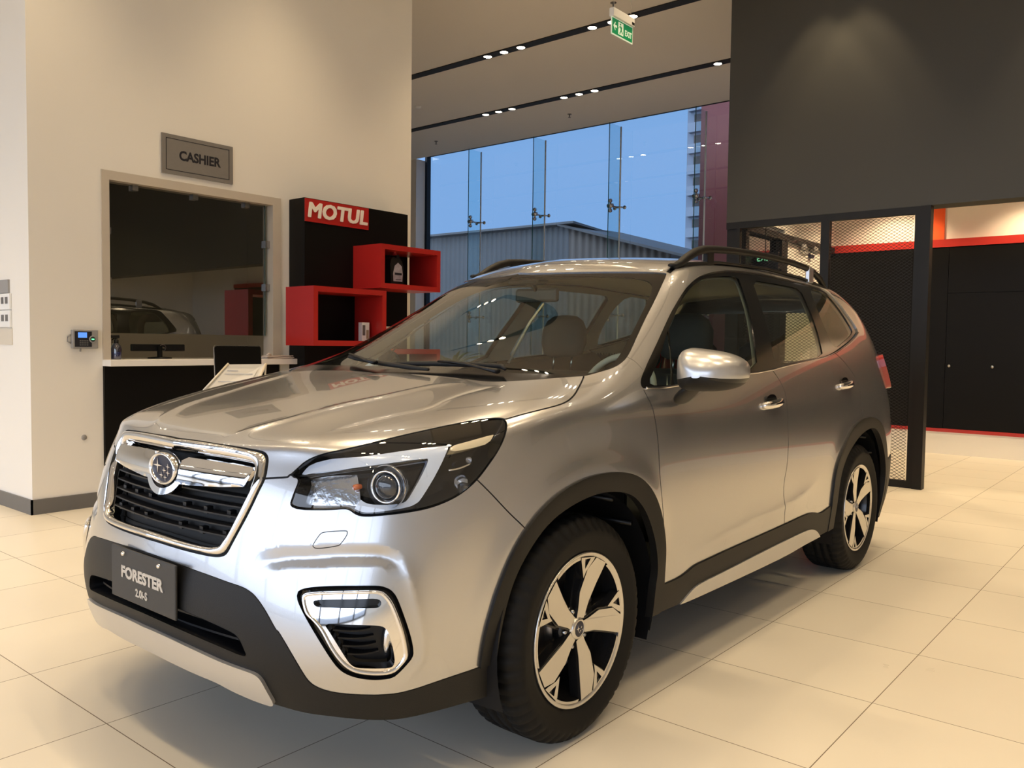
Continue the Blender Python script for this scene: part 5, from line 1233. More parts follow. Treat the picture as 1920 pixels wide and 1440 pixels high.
# ---------------------------------------------------------------- cabin
m = MB()
n = 24; prof = [(1.30, 1.00), (1.42, 1.035), (1.55, 1.055), (1.68, 1.05), (1.76, 1.02), (1.80, .96), (1.80, .70)]
V = []; F = []
for i in range(n+1):
    x_ = -.80+1.6*i/n
    for y_, z_ in prof:
        hump = .045*math.exp(-((x_-.36)/.17)**2)*(1 if 1.5 < y_ < 1.79 else 0)
        V.append((x_, y_-.17*(1-(x_/.8)**2)*(1 if y_ < 1.5 else .4), z_-.02*(x_/.8)**2+hump))
k = len(prof)
for i in range(n):
    for j in range(k-1): F.append((i*k+j, i*k+j+1, (i+1)*k+j+1, (i+1)*k+j))
m.add(V, F, True); m.build('dashboard', CM['dash'], CAR)
sw = sub('steering_wheel', CAR, (.37, 1.92, 1.02)); sw.rotation_euler = (R(66), 0, 0)
m = MB(); nn = 48; V = []; F = []
for i in range(nn):
    a = 2*math.pi*i/nn
    for j in range(10):
        b = 2*math.pi*j/10; V.append(((.180+.014*math.cos(b))*math.cos(a), (.180+.014*math.cos(b))*math.sin(a), .014*math.sin(b)))
for i in range(nn):
    for j in range(10): F.append((i*10+j, ((i+1) % nn)*10+j, ((i+1) % nn)*10+(j+1) % 10, i*10+(j+1) % 10))
m.add(V, F, True); m.build('wheel_rim', CM['trim2'] if 'trim2' in CM else CM['trim'], sw)
m = MB(); m.box(-.06, .06, -.05, .05, -.05, -.005, bev=.02); m.tube([(-.17, 0, 0), (-.05, 0, -.03)], .014, 8); m.tube([(.17, 0, 0), (.05, 0, -.03)], .014, 8); m.tube([(0, -.17, 0), (0, -.04, -.03)], .014, 8); m.build('wheel_hub', CM['dash'], sw)
def seat(x_, y_, w_=.50, rear=False):
    st_ = sub('rear_seat' if rear else 'front_seat', CAR, (x_, y_, .42))
    def cush(nm, dims, bev, rot=None, loc=(0, 0, 0)):
        bm = bmesh.new(); bmesh.ops.create_cube(bm, size=1); bmesh.ops.scale(bm, vec=dims, verts=bm.verts)
        bmesh.ops.bevel(bm, geom=bm.edges[:], offset=bev, segments=4, affect='EDGES', profile=.5)
        me = bpy.data.meshes.new(nm); bm.to_mesh(me); bm.free(); me.materials.append(CM['seat'])
        for p_ in me.polygons: p_.use_smooth = True
        o = bpy.data.objects.new(nm, me); o.location = loc
        if rot: o.rotation_euler = rot
        return link(o, st_)
    cush('seat_cushion', (w_, .50, .16), .06, (R(4), 0, 0), (0, -.05, .08))
    cush('seat_back', (w_, .14, .60), .06, (R(-16), 0, 0), (0, .27, .38))
    return st_, cush
for x_ in (.37, -.37):
    st_, cush = seat(x_, 2.18)
    hx = sub('headrest', st_, (0, .36, .86))
    q = []
    for j, (zz, a, b) in enumerate([(-.115, .09, .035), (-.10, .125, .05), (-.04, .145, .058), (.03, .142, .058), (.08, .115, .05), (.105, .075, .035), (.112, .02, .012)]):
        q.append([(a*math.copysign(abs(math.cos(t))**.75, math.cos(t)), b*math.sin(t)+zz*.1, zz) for t in [2*math.pi*i/28 for i in range(28)]])
    skin('headrest_cushion', q, CM['seat'], hx)
    for dx in (-.06, .06):
        m = MB(); m.tube([(dx, -.02, -.20), (dx, 0, -.08)], .006, 8); m.build('headrest_post', MT['steel'], hx)
st_, cush = seat(0, 3.05, 1.22, True)
for x_ in (.38, -.38, 0):
    q = []
    for zz, a, b in [(-.08, .10, .04), (-.05, .125, .045), (.04, .12, .045), (.075, .08, .03), (.08, .02, .01)]:
        q.append([(x_+a*math.cos(t), .34+b*math.sin(t)+zz*.1, .76+zz) for t in [2*math.pi*i/24 for i in range(24)]])
    skin('rear_headrest', q, CM['seat'], st_)
# rear view mirror, camera housing
im = sub('cabin_mirror', CAR, (-.03, 1.86, 1.455))
m = MB(); m.box(-.12, .12, -.015, .015, -.032, .032, bev=.012); m.build('mirror_shell', CM['dash'], im)
m = MB(); m.tube([(0, -.01, .02), (0, -.05, .085)], .010, 8); m.box(-.09, .09, -.11, -.03, .045, .085, bev=.012); m.build('mirror_mount', CM['dash'], im)
# pale tube added for the bright edge of the far B pillar
for s_ in (-1,):
    m = MB(); m.tube([(s_*.700, 2.78, 1.47), (s_*.735, 2.70, 1.36), (s_*.80, 2.58, 1.12)], [.014, .016, .016], 8, flat=.4); m.build('pillar_edge_strip', CM['liner'], CAR)
# antenna fin
m = MB(); V = [(.0, 3.86, 1.63), (0, 4.03, 1.62), (.028, 4.0, 1.62), (-.028, 4.0, 1.62), (0, 3.99, 1.69), (0, 4.02, 1.69)]
m.add(V, [(0, 2, 4), (0, 4, 3), (2, 1, 5, 4), (3, 4, 5, 1)], False); m.build('aerial_fin', CM['paint'], CAR)
# ================================================================ things around the room
# ---- pale frame, glass, counter of the cashier window
fr = empty('cashier_window', (XC, 2.4, 0), 0, 'cashier window of dark glass in a pale wood frame, in the left wall', 'window')
m = MB(); m.box(-.13, .014, -.762, -.706, 1.078, 2.395); m.box(-.13, .014, .690, .772, 1.078, 2.395); m.box(-.13, .014, -.762, .772, 2.395, 2.462)
o = m.build('window_frame', MT['woodpale'], fr)
m = MB(); m.add([(-.06, -.706, 1.275), (-.06, .66, 1.275), (-.06, .66, 2.395), (-.06, -.706, 2.395)], [(0, 1, 2, 3)]); m.build('window_pane', MT['cashglass'], fr)
boxo('pane_edge', (-.066, -.054, .655, .662, 1.275, 2.395), MT['finglass'], fr)
for y_, z_ in ((-.49, 2.385), (.0, 2.385), (.47, 2.385)): boxo('glass_clip', (-.07, -.03, y_-.022, y_+.022, z_-.035, z_+.01), MT['steel'], fr)
for z_ in (2.03, 1.66): boxo('glass_clip', (-.07, -.03, -.706, -.675, z_-.025, z_+.025), MT['steel'], fr); boxo('glass_clip', (-.07, -.03, .645, .69, z_-.03+.03, z_+.06), MT['steel'], fr)
ct = empty('cashier_counter', (XC, 2.4, 0), 0, 'black fronted cashier counter with a thick white top, below the dark glass', 'counter')
boxo('counter_top', (-.62, .125, -.762, .862, 1.03, 1.078), MT['whitetop'], ct, bev=.004)
boxo('counter_front', (-.03, .02, -.757, .745, .0, 1.03), MT['black'], ct)
# room behind the glass
struct(boxo('wall_office_back', (-6.6, -6.5, YC0+.2, YC1-.2, 0, 2.95), MT['wall']))
ol = empty('office_fill_lamp', (-5.2, 2.9, 2.9), 0, 'dim fill lamp added in the cashier room, behind the dark glass', 'lamp')  # unseen lamp added to lift the dark room behind the glass
m = MB(); m.lathe([(0, 0), (.12, 0), (.14, .02), (.14, .05), (0, .05)], 28); m.build('fill_lamp_shade', MT['white'], ol); spot('office_fill_spot', (0, 0, -.02), 16, 150, ol, soft=.1)
struct(boxo('ceiling_office', (-6.6, XC-.2, YC0+.2, YC1-.2, 2.95, 3.0), MT['ceiling']))
# things behind the glass
def mon(name, loc, rz, w_, h_, label, lit, back=False, cat='monitor'):
    t = empty(name, loc, rz, label, cat); boxo('housing', (-w_/2, w_/2, 0, .03, .06, .06+h_), MT['frame'], t, bev=.006)
    m = MB(); m.lathe([(0, 0), (.09, 0), (.09, .01), (.02, .016), (.02, .10), (0, .10)], 24, 'z', (0, .04, 0)); m.build('foot', MT['frame'], t)
    if lit: boxo('screen', (-w_/2+.012, w_/2-.012, -.002, .001, .075, .045+h_), lit, t)
    return t
mon('monitor', (XC-.33, 1.705, 1.078), R(95), .24, .26, 'small monitor with a lit pale screen, at the left end of the cashier glass', emis('lit_screen', (.55, .72, .50), .55))
dm = mon('monitor', (XC-.22, 2.17, 1.078), R(-90), .44, .055, 'black monitor with a round maker mark on its back, behind the cashier counter', None)
RM = frame_M((0, .0335, .085), (-1, 0, 0), (0, 0, 1))
m = MB(); V = []; F = []; n = 40
for i in range(n):
    a = 2*math.pi*i/n
    for r_ in (.023, .027): V.append((-.03+r_*math.cos(a), .0325, .088+r_*math.sin(a)))
F = [(2*i, 2*((i+1) % n), 2*((i+1) % n)+1, 2*i+1) for i in range(n)]; m.add(V, F); m.build('maker_ring', MT['steel'], dm)
text_obj('maker_name', 'DELL', .017, MT['steel'], frame_M((-.03, .033, .088), (-1, 0, 0), (0, 0, 1)), dm, ext=.0005, bold=.0005)
# spray bottle
sb = empty('spray_bottle', (XC-.028, 1.752, 1.078), 0, 'clear blue spray bottle with a black trigger, standing on the white counter', 'bottle')
m = MB(); m.lathe([(0, 0), (.034, 0), (.037, .01), (.037, .08), (.030, .105), (.016, .12), (.014, .128)], 24); m.build('bottle_body', glassmat('blue_bottle', (.35, .42, .66), 1.4, 1.0, base=.15), sb)
m = MB(); m.lathe([(0, .005), (.033, .005), (.033, .055), (0, .055)], 24); m.build('liquid', mat('blue_liquid', (.06, .09, .25), .3, noise=(9, .1)), sb)
m = MB(); m.lathe([(.017, .122), (.017, .145), (.010, .150), (.010, .165)], 18); m.box(-.012, .012, -.042, .022, .158, .182, bev=.004); m.tube([(0, -.012, .16), (0, -.030, .145), (0, -.028, .125)], .005, 8); m.build('trigger_head', MT['frame'], sb)
# papers on the counter
m = MB()
for i, (dy, rz, c) in enumerate([(0, 3, 0), (.01, -4, 0), (-.015, 7, 0), (.005, 0, 0)]):
    a = R(rz); hw, hl_ = .045, .13; cx_, cy_ = .0, dy
    q = [(cx_+x*math.cos(a)-y*math.sin(a), cy_+x*math.sin(a)+y*math.cos(a)) for x, y in ((-hw, -hl_), (hw, -hl_), (hw, hl_), (-hw, hl_))]
    m.prism(q, lambda p_, r_: (p_, r_, .0005+i*.007), lambda p_, r_: (p_, r_, .006+i*.007))
m.tube([(.02, -.12, .03), (.03, -.10, .045), (.02, -.075, .03)], .007, 8)
m.build('paper_pile', mat('document_paper', (.66, .56, .48), .7, noise=(15, .15)), None)
pp = bpy.context.scene.objects['paper_pile']; pp.location = (XC+.072, 3.09, 1.078); tag(pp, 'untidy pile of papers on the right end of the cashier counter', 'papers')
# ---- desk with laptop and document stand, hidden below the bonnet line
dk = empty('desk', (-2.95, 2.25, 0), 0, 'white desk in front of the cashier counter, mostly behind the bonnet of the car', 'desk')
boxo('desk_top', (-.30, .22, -.40, .45, .735, .76), MT['whitetop'], dk)
for x_ in (-.27, .19):
    for y_ in (-.37, .42): boxo('leg', (x_-.02, x_+.02, y_-.02, y_+.02, 0, .735), MT['white'], dk)
lp = empty('laptop', (-2.93, 2.16, .76), 0, 'open laptop with black lid and thin silver edge, behind the bonnet of the car', 'laptop')
def rr(w_, h_, r_, n=6):
    q = []
    for cx_, cy_, a0 in ((w_/2-r_, h_-r_, 0), (-w_/2+r_, h_-r_, 90)):
        for i in range(n+1): a = R(a0+90*i/n); q.append((cx_+r_*math.cos(a), cy_+r_*math.sin(a)))
    return q+[(-w_/2, 0), (w_/2, 0)]
lean = .06
m = MB(); m.prism(rr(.375, .435, .022), lambda a, b: (-.006+b*lean*-1, a, b), lambda a, b: (.002+b*lean*-1, a, b)); m.build('lid_edge', MT['steel'], lp)
m = MB(); m.prism(rr(.367, .430, .019), lambda a, b: (.0015+b*lean*-1, a, b), lambda a, b: (.0045+b*lean*-1, a, b)); m.build('lid_back', MT['black'], lp)
boxo('base', (-.25, -.01, -.18, .18, 0, .015), MT['steel'], lp)
st = empty('document_stand', (-2.80, 2.00, .76), 0, 'slanted clear document stand holding a white price sheet, in front of the laptop', 'document stand')
P0, P1, P2, P3_ = Vector((.13, -.27, .14)), Vector((.03, -.03, .308)), Vector((-.02, .30, .305)), Vector((.12, .10, .12))
def quadplate(nm, a, b, c, d, th, mt, par):
    n_ = (b-a).cross(d-a).normalized()*th; V = [a, b, c, d, a+n_, b+n_, c+n_, d+n_]
    m = MB(); m.add(V, [(0, 1, 2, 3), (4, 7, 6, 5), (0, 4, 5, 1), (1, 5, 6, 2), (2, 6, 7, 3), (3, 7, 4, 0)]); return m.build(nm, mt, par)
quadplate('stand_sheet', P0, P1, P2, P3_, .004, MT['white'], st)
q = lambda a, b: P0.lerp(P3_, a).lerp(P1.lerp(P2, a), b)+Vector((.004, -.003, .006))
quadplate('price_sheet', q(.08, 0), q(.08, .80), q(.86, .80), q(.86, 0), .001, mat('white_paper', (.88, .87, .84), .6, noise=(20, .01)), st)
for b_ in (.30, .58, .70): quadplate('printed_line', q(.14, b_)+Vector((.001, 0, .002)), q(.14, b_+.02)+Vector((.001, 0, .002)), q(.8 if b_ < .65 else .4, b_+.02)+Vector((.001, 0, .002)), q(.8 if b_ < .65 else .4, b_)+Vector((.001, 0, .002)), .0005, mat('pale_blue_print', (.45, .50, .62), .6, noise=(9, .02)), st)
m = MB(); m.tube([P0+Vector((0, 0, .004)), P1+Vector((0, 0, .004))], .008, 6); m.tube([P2, P3_], .010, 6); m.tube([P2, (-.06, .30, .0)], .006, 6); m.tube([P1, (-.03, -.03, 0)], .006, 6); m.build('stand_frame', mat('clear_cream_plastic', (.72, .66, .55), .25, noise=(9, .05)), st)

# ---- CASHIER sign
sg = empty('cashier_sign', (XC, 2.403, 2.666), 0, 'grey CASHIER sign plate with a thin black border, above the cashier window', 'sign')
boxo('sign_plate', (0, .012, -.305, .305, -.152, .152), MT['signgrey'], sg)
m = MB()
for a in ((-.272, .272, .118, .122), (-.272, .272, -.122, -.118)): m.box(.012, .0132, a[0], a[1], a[2], a[3])
for a in ((-.272, -.267), (.267, .272)): m.box(.012, .0132, a[0], a[1], -.122, .122)
m.build('sign_border', MT['ink'], sg)
text_obj('sign_lettering', 'CASHIER', .100, MT['ink'], frame_M((.0125, .012, -.002), (0, 1, 0), (0, 0, 1)), sg, ext=.0005, bold=.0036, sx=.90)
# ---- fingerprint time clock
ck = empty('time_clock', (XC, 1.507, 1.227), 0, 'grey fingerprint time clock with a lit blue display, on the white wall', 'time clock')
boxo('clock_body', (0, .035, -.093, .088, -.068, .068), MT['greyplastic'], ck, bev=.006)
boxo('clock_face', (.0345, .037, -.078, .040, -.055, .055), MT['gloss'] if 'gloss' in MT else MT['ink'], ck)
boxo('clock_display', (.0365, .038, -.056, .006, .010, .048), emis('blue_display', (.12, .30, .85), 1.3), ck)
m = MB()
for i in range(3):
    for j in range(4): m.box(.0365, .0385, -.045+j*.016, -.034+j*.016, -.016-i*.015, -.008-i*.015)
m.build('keypad', MT['basegrey'], ck)
m = MB(); m.lathe([(.018, 0), (.026, .002), (.027, -.004)], 28, 'x', (.038, .047, 0)); m.build('reader_ring', MT['greyplastic'], ck)
m = MB(); m.lathe([(0, 0), (.018, 0)], 28, 'x', (.0385, .047, 0)); m.build('reader_window', MT['ink'], ck)
boxo('reader_light', (.0388, .0392, .037, .057, -.006, .004), emis('green_glow', (.15, 1.0, .35), 2.0), ck)
m = MB(); m.tube([(.01, -.093, .03), (.012, -.118, .018), (.012, -.118, -.018), (.01, -.093, -.03)], .006, 8); m.tube([(.015, -.03, -.068), (.012, -.032, -.09)], .006, 8); m.build('cable_loop', MT['greyplastic'], ck)
# ---- switches
sw_ = empty('switch_panel', (-4.40, YC0, 1.45), 0, 'white switch panel with two rows of grey rockers, at the far left edge', 'switch panel')
boxo('grey_cover', (-.20, .155, -.012, 0, .10, .195), MT['greyplastic'], sw_)
boxo('switch_plate', (-.20, .185, -.016, 0, -.02, .095), MT['white'], sw_, bev=.003); boxo('switch_plate', (-.20, .185, -.016, 0, -.145, -.025), MT['white'], sw_, bev=.003)
for z_ in (.045, -.080):
    for i in range(4): boxo('rocker', (.115-i*.075, .155-i*.075, -.020, -.015, z_-.022, z_+.025), MT['basegrey'], sw_)
boxo('lower_cover', (-.20, .195, -.006, 0, -.27, -.15), mat('beige_cover', (.62, .56, .46), .5, noise=(4, .02)), sw_)
m = MB(); m.lathe([(0, .006), (.018, .006), (.02, 0)], 20, 'x'); o = m.build('wall_plug', MT['greyplastic'], None); o.location = (XC, 1.50, .515); tag(o, 'small round grey cap low on the white wall under the time clock', 'wall cap')

# ---- MOTUL display
mo = empty('oil_display', (XC+.11, 3.87, 0), 0, 'tall black MOTUL display board with stepped red shelf boxes', 'display stand')
boxo('back_board', (-.108, .11, -.607, .605, 0, 2.468), MT['black'], mo, bev=.003)
boxo('red_header', (.105, .118, -.604, .105, 2.265, 2.462), MT['red'], mo)
bmj = bmesh.new()
for k, (dy_, dz_) in enumerate(((0, 0), (.008, 0), (-.008, 0), (0, .006), (0, -.006), (.006, .005), (-.006, -.005), (.006, -.005), (-.006, .005))):
    o_ = text_obj('tmp_letters', 'MOTUL', .176, MT['cream'], frame_M((.118+k*.0003, -.250+dy_, 2.362+dz_), (0, 1, 0), (0, 0, 1)), None, ext=.004, sx=1.10, shear=.12, spacing=1.02)
    bmj.from_mesh(o_.data); me_ = o_.data; bpy.data.objects.remove(o_)
me_ = bpy.data.meshes.new('header_lettering'); bmj.to_mesh(me_); bmj.free(); me_.materials.append(MT['cream']); link(bpy.data.objects.new('header_lettering', me_), mo)
def shelf_box(y0, y1, z0, z1, t_=.045, name='shelf_box'):
    m = MB(); x0, x1 = .11, .49
    m.box(x0, x1, y0, y1, z1-t_, z1); m.box(x0, x1, y0, y1, z0, z0+t_); m.box(x0, x1, y0, y0+t_, z0+t_, z1-t_); m.box(x0, x1, y1-t_, y1, z0+t_, z1-t_)
    return m.build(name, MT['red'], mo)
Y0_ = 3.87
shelf_box(3.075-Y0_, 3.865-Y0_, 1.195, 1.688); shelf_box(3.80-Y0_, 4.545-Y0_, 1.712, 2.102)
shelf_box(3.87-Y0_+.05, 4.55-Y0_, .745, 1.17); shelf_box(3.35-Y0_, 4.0-Y0_, .28, .74)
# bottles and boxes on the shelves
def oil_can(loc, rz, label):
    t = empty('oil_can', loc, rz, label, 'oil can', 'oil cans on the upper red shelf')
    prof = [(-.075, 0), (.075, 0), (.080, .02), (.078, .16), (.060, .21), (.030, .245), (.022, .27), (-.005, .27), (-.012, .24), (-.045, .25), (-.075, .225), (-.082, .18)]
    m = MB(); m.prism(prof, lambda a, b: (-.045, a, b), lambda a, b: (.045, a, b))
    o = m.build('can_body', MT['frame'], t); md = o.modifiers.new('b', 'BEVEL'); md.width = .012; md.segments = 3
    m = MB(); m.lathe([(0, .305), (.017, .305), (.019, .30), (.019, .268), (0, .268)], 20, 'z', (0, .008, 0)); m.build('can_cap', MT['red'], t)
    lb = mat('can_label', (.42, .38, .42), .4, noise=(18, .5))
    m = MB(); m.prism([(-.045, .03), (.062, .03), (.068, .10), (.055, .17), (.01, .20), (-.03, .17), (-.05, .10)], lambda a, b: (.044, a, b), lambda a, b: (.0465, a, b)); m.build('can_label', lb, t)
    m = MB(); m.box(.0465, .0475, -.03, .055, .088, .108); m.box(.0465, .0475, -.02, .05, .045, .05); m.build('label_band', MT['ink'], t)
oil_can((XC+.48, 4.06, 1.757), 0, 'black oil can with a pale label, the front one on the upper red shelf')
oil_can((XC+.30, 3.95, 1.757), 0, 'black oil can standing behind another on the upper red shelf')
def packet(loc, w_, d_, h_, label, m1, m2):
    t = empty('product_box', loc, 0, label, 'product box'); boxo('carton', (-d_/2, d_/2, -w_/2, w_/2, 0, h_), m1, t, bev=.002)
    boxo('carton_print', (d_/2-.0005, d_/2+.001, -w_/2+.006, w_/2*.1-.01, .3*h_, .85*h_), m2, t); boxo('carton_print', (d_/2-.0005, d_/2+.001, w_/2*.15, w_/2-.008, .12*h_, .6*h_), mat('tan_print', (.35, .27, .18), .5, noise=(20, .2)), t)
packet((XC+.45, 3.735, 1.240), .085, .05, .165, 'small white and grey carton at the right end of the middle red shelf', MT['white'], MT['basegrey'])
packet((XC+.40, 3.99, 1.170), .15, .06, .155, 'black carton with a grey frame print on the lower red shelf', MT['ink'], MT['greyplastic'])
packet((XC+.40, 4.0, 1.325), .17, .08, .052, 'flat white carton lying on the black carton beside the middle red shelf', MT['white'], MT['basegrey'])

# ---- mesh screen below the charcoal bulkhead
sc = empty('mesh_screen', (0, YK, 0), 0, 'black steel framed screen of expanded metal mesh behind the car', 'screen')
zt_ = 2.47
boxo('post', (-1.43, -1.315, .02, .10, .062, 2.405), MT['frame'], sc); boxo('post', (-.48, -.40, -.004, .058, .062, 2.405), MT['frame'], sc); boxo('post', (.385, .465, -.02, .08, 0, zt_-.002), MT['frame'], sc)
boxo('top_rail', (-1.43, .384, 0, .06, 2.405, zt_-.001), MT['frame'], sc); boxo('bottom_rail', (-1.43, .384, 0, .06, 0, .062), MT['frame'], sc)
boxo('inner_frame', (-1.315, -1.285, 0, .05, .06, 2.405), MT['frame'], sc); boxo('inner_frame', (.335, .385, 0, .04, .06, 2.405), MT['frame'], sc)
def mesh_panel(x0, x1, z0, z1):
    """expanded metal: rows of flat diamonds made of real strands"""
    m = MB(); dx, dz = .045, .0145; th = .0042; V = []; F = []
    nz = int((z1-z0)/dz); nx = int((x1-x0)/dx)
    for j in range(nz):
        pts = []
        za = z0+j*dz; zb = za+dz
        for i in range(nx*2+1):
            x = x0+i*dx/2; up = (i+j) % 2 == 0
            pts.append((x, zb-.0008 if up else za+.0008))
        b = len(V)
        for x, z in pts: V += [(x, .018, z-th/2), (x, .018, z+th/2)]
        for i in range(len(pts)-1): F.append((b+2*i, b+2*i+2, b+2*i+3, b+2*i+1))
    m.add(V, F, False)
    o = m.build('mesh_panel', MT['frame'], sc, fix=False); md = o.modifiers.new('t', 'SOLIDIFY'); md.thickness = .0025; return o
mesh_panel(-1.29, -.48, .06, 2.405); mesh_panel(-.40, .34, .06, 2.405)
# ---- back area: cupboards, red bands, orange strip
cb = empty('wall_cupboard', (0, YF, 0), 0, 'full height black cupboard doors between two red bands, at the back right', 'cupboard')
boxo('black_carcass', (-1.40, 7.0, -.10, 0, .30, 2.42), MT['black'], cb)
for x0, x1 in ((-1.40, -.02), (-.015, .80), (.805, 1.62), (1.625, 2.44), (2.445, 3.26)):
    if x0 < -1: boxo('cupboard_door', (x0, x1, -.118, -.10, .305, 2.41), MT['black'], cb)
    else:
        boxo('cupboard_door', (x0, x1, -.118, -.10, .305, 1.88), MT['black'], cb); boxo('upper_door', (x0, x1, -.118, -.10, 1.885, 2.41), MT['black'], cb)
for x in (.03, .475, 1.30): 
    m = MB(); m.lathe([(0, -.03), (.014, -.03), (.016, -.024), (.010, -.018), (.008, 0)], 18, 'y', (x, -.118, 1.037)); m.build('door_knob', MT['steel'], cb)
boxo('red_band', (-1.40, 7.0, -.125, 0, 2.42, 2.51), MT['redtrim'], cb); boxo('red_band', (-1.40, 7.0, -.125, 0, .262, .302), MT['redtrim'], cb)
m = MB(); m.box(-1.40, 7.0, -.11, 0, 0, .262); m.build('white_plinth', MT['wall'], cb)
struct(boxo('trim_3', (-.245, -.10, YF-.02, YF, 2.50, 3.2), MT['orange']))
# dark framed opening in the side wall of the back area
df = empty('door_frame', (-1.38, 0, 0), 0, 'black framed glazed opening in the cream side wall behind the mesh', 'door frame')
for a in ((6.99, 7.07, 0, 2.42), (7.93, 8.10, 0, 2.42)): boxo('jamb', (-.10, .04, a[0], a[1], a[2], a[3]), MT['frame'], df)
boxo('head_bar', (-.10, .05, 6.99, 9.6, 2.42, 2.49), MT['frame'], df); boxo('transom', (-.10, .04, 7.07, 7.93, 2.10, 2.17), MT['frame'], df)
m = MB(); m.add([(-.03, 7.07, .0), (-.03, 7.93, 0), (-.03, 7.93, 2.42), (-.03, 7.07, 2.42)], [(0, 1, 2, 3)]); m.build('glazing', glassmat('smoked_glass', (.35, .34, .34), 1.5, 1.2), df)
em = empty('emergency_light', (-1.38, 8.71, 2.34), 0, 'twin headed emergency lamp on the cream wall behind the mesh', 'emergency lamp')
boxo('battery_box', (0, .04, .12, .21, -.04, 0), mat('navy_box', (.03, .03, .07), .4, noise=(5, .1)), em)
for y_ in (-.18, .18):
    m = MB(); m.lathe([(0, .04), (.03, .038), (.045, .015), (.048, 0), (.04, -.01), (0, -.012)], 26, 'x', (.05, y_, .05)); m.build('lamp_head', MT['greyplastic'], em)
m = MB(); m.tube([(.02, -.18, .03), (.02, 0, .0), (.02, .18, .03)], .008, 8); m.build('lamp_arm', MT['greyplastic'], em)
ex2 = empty('exit_sign', (-1.22, 7.2, 2.115), 0, 'dark exit sign with green letters, hung behind the mesh just above the roof rail', 'exit sign')
boxo('sign_box', (-.145, .145, -.012, .012, -.09, .09), MT['frame'], ex2)
GL = emis('green_letters', (.30, .95, .45), .6)
text_obj('exit_letters', 'EXIT', .085, GL, frame_M((0, -.0125, .03), (1, 0, 0), (0, 0, 1)), ex2, ext=.0008, bold=.002); 
boxo('sign_rod', (-.004, .004, -.004, .004, .09, 1.08), MT['frame'], ex2)
# ---- hanging exit sign in front
ex = empty('exit_sign', (-1.5, 4.835, 3.845), 0, 'green hanging exit sign with a running figure and arrow, under the ceiling track', 'exit sign')
GR_ = mat('exit_green', (.01, .22, .08), .35, emit=(.01, .26, .09), es=.35, noise=(4, .03)); WH = mat('exit_white', (.75, .85, .72), .4, emit=(.7, .85, .65), es=.28, noise=(4, .02))
m = MB(); m.box(-.004, .004, -.166, .158, -.078, .062); m.build('sign_edge', WH, ex)
m = MB(); m.box(-.005, .0052, -.158, .150, -.068, .055); m.build('green_panel', GR_, ex)
boxo('lamp_housing', (-.022, .022, -.165, .160, .062, .132), MT['white'], ex, bev=.004); boxo('end_cap', (-.0225, .0225, .115, .155, .072, .094), MT['frame'], ex)
text_obj('exit_letters', 'EXIT', .066, WH, frame_M((.0055, .086, -.020), (0, 1, 0), (0, 0, 1)), ex, ext=.0008, bold=.0015, sx=.78)
m = MB(); X_ = .0056
m.prism([(-.142, -.004), (-.115, .030), (-.108, .022), (-.122, .006), (-.088, .006), (-.088, -.014), (-.122, -.014), (-.108, -.032), (-.115, -.040)], lambda a, b: (X_-.001, a, b), lambda a, b: (X_, a, b))
m.prism([(-.068, -.055), (.010, -.055), (.010, .045), (-.068, .045)], lambda a, b: (X_-.001, a, b), lambda a, b: (X_, a, b)); m.build('arrow_and_door', WH, ex)
m = MB()
for q in ([(-.045, .034), (-.033, .038), (-.028, .028), (-.036, .020), (-.046, .024)], [(-.052, .010), (-.030, .018), (-.012, .008), (-.016, -.012), (-.030, -.016), (-.038, 0)], [(-.030, -.014), (-.016, -.012), (.002, -.034), (-.006, -.044)], [(-.032, -.012), (-.022, -.016), (-.040, -.048), (-.052, -.046)], [(-.052, .010), (-.046, .014), (-.060, -.010), (-.064, -.004)]):
    m.prism(q, lambda a, b: (X_, a, b), lambda a, b: (X_+.0008, a, b))
m.build('running_figure', GR_, ex)
for y_ in (-.13, .13):
    m = MB(); m.tube([(0, y_, .13), (0, y_, 1.155)], .0022, 6); m.build('hanging_wire', MT['steel'], ex)
# ---- sprinklers
for (x, y), lb in zip([(-2.853, 6.76), (-5.863, 10.11), (-8.941, 10.12)], ['ceiling sprinkler just above the hanging exit sign', 'ceiling sprinkler above the middle of the tall window', 'ceiling sprinkler above the left end of the tall window']):
    m = MB(); m.lathe([(.035, 0), (.035, -.004), (.010, -.008), (.010, -.03), (.006, -.05), (.022, -.052), (.022, -.056), (0, -.056)], 18); o = m.build('sprinkler', MT['basegrey'], None); o.location = (x, y, H); tag(o, lb, 'sprinkler', 'ceiling sprinklers')
m = MB(); m.lathe([(.055, 0), (.055, -.012), (.04, -.03), (0, -.034)], 24); o = m.build('smoke_detector', MT['white'], None); o.location = (-7.52, 8.28, H); tag(o, 'small white smoke detector on the ceiling between the tracks', 'smoke detector')
# ---- red display case behind the car
rc = empty('display_case', (-.02, 5.75, 0), 0, 'slim red display plinth with a clear acrylic cover, behind the tail of the car', 'display case')
boxo('red_plinth', (-.10, .055, -.25, .25, 0, 1.06), MT['red'], rc, bev=.004)
m = MB(); m.box(-.095, .05, -.22, .22, 1.062, 1.24); m.build('acrylic_cover', glassmat('acrylic', (.90, .93, .90), 1.45, 1.0), rc)
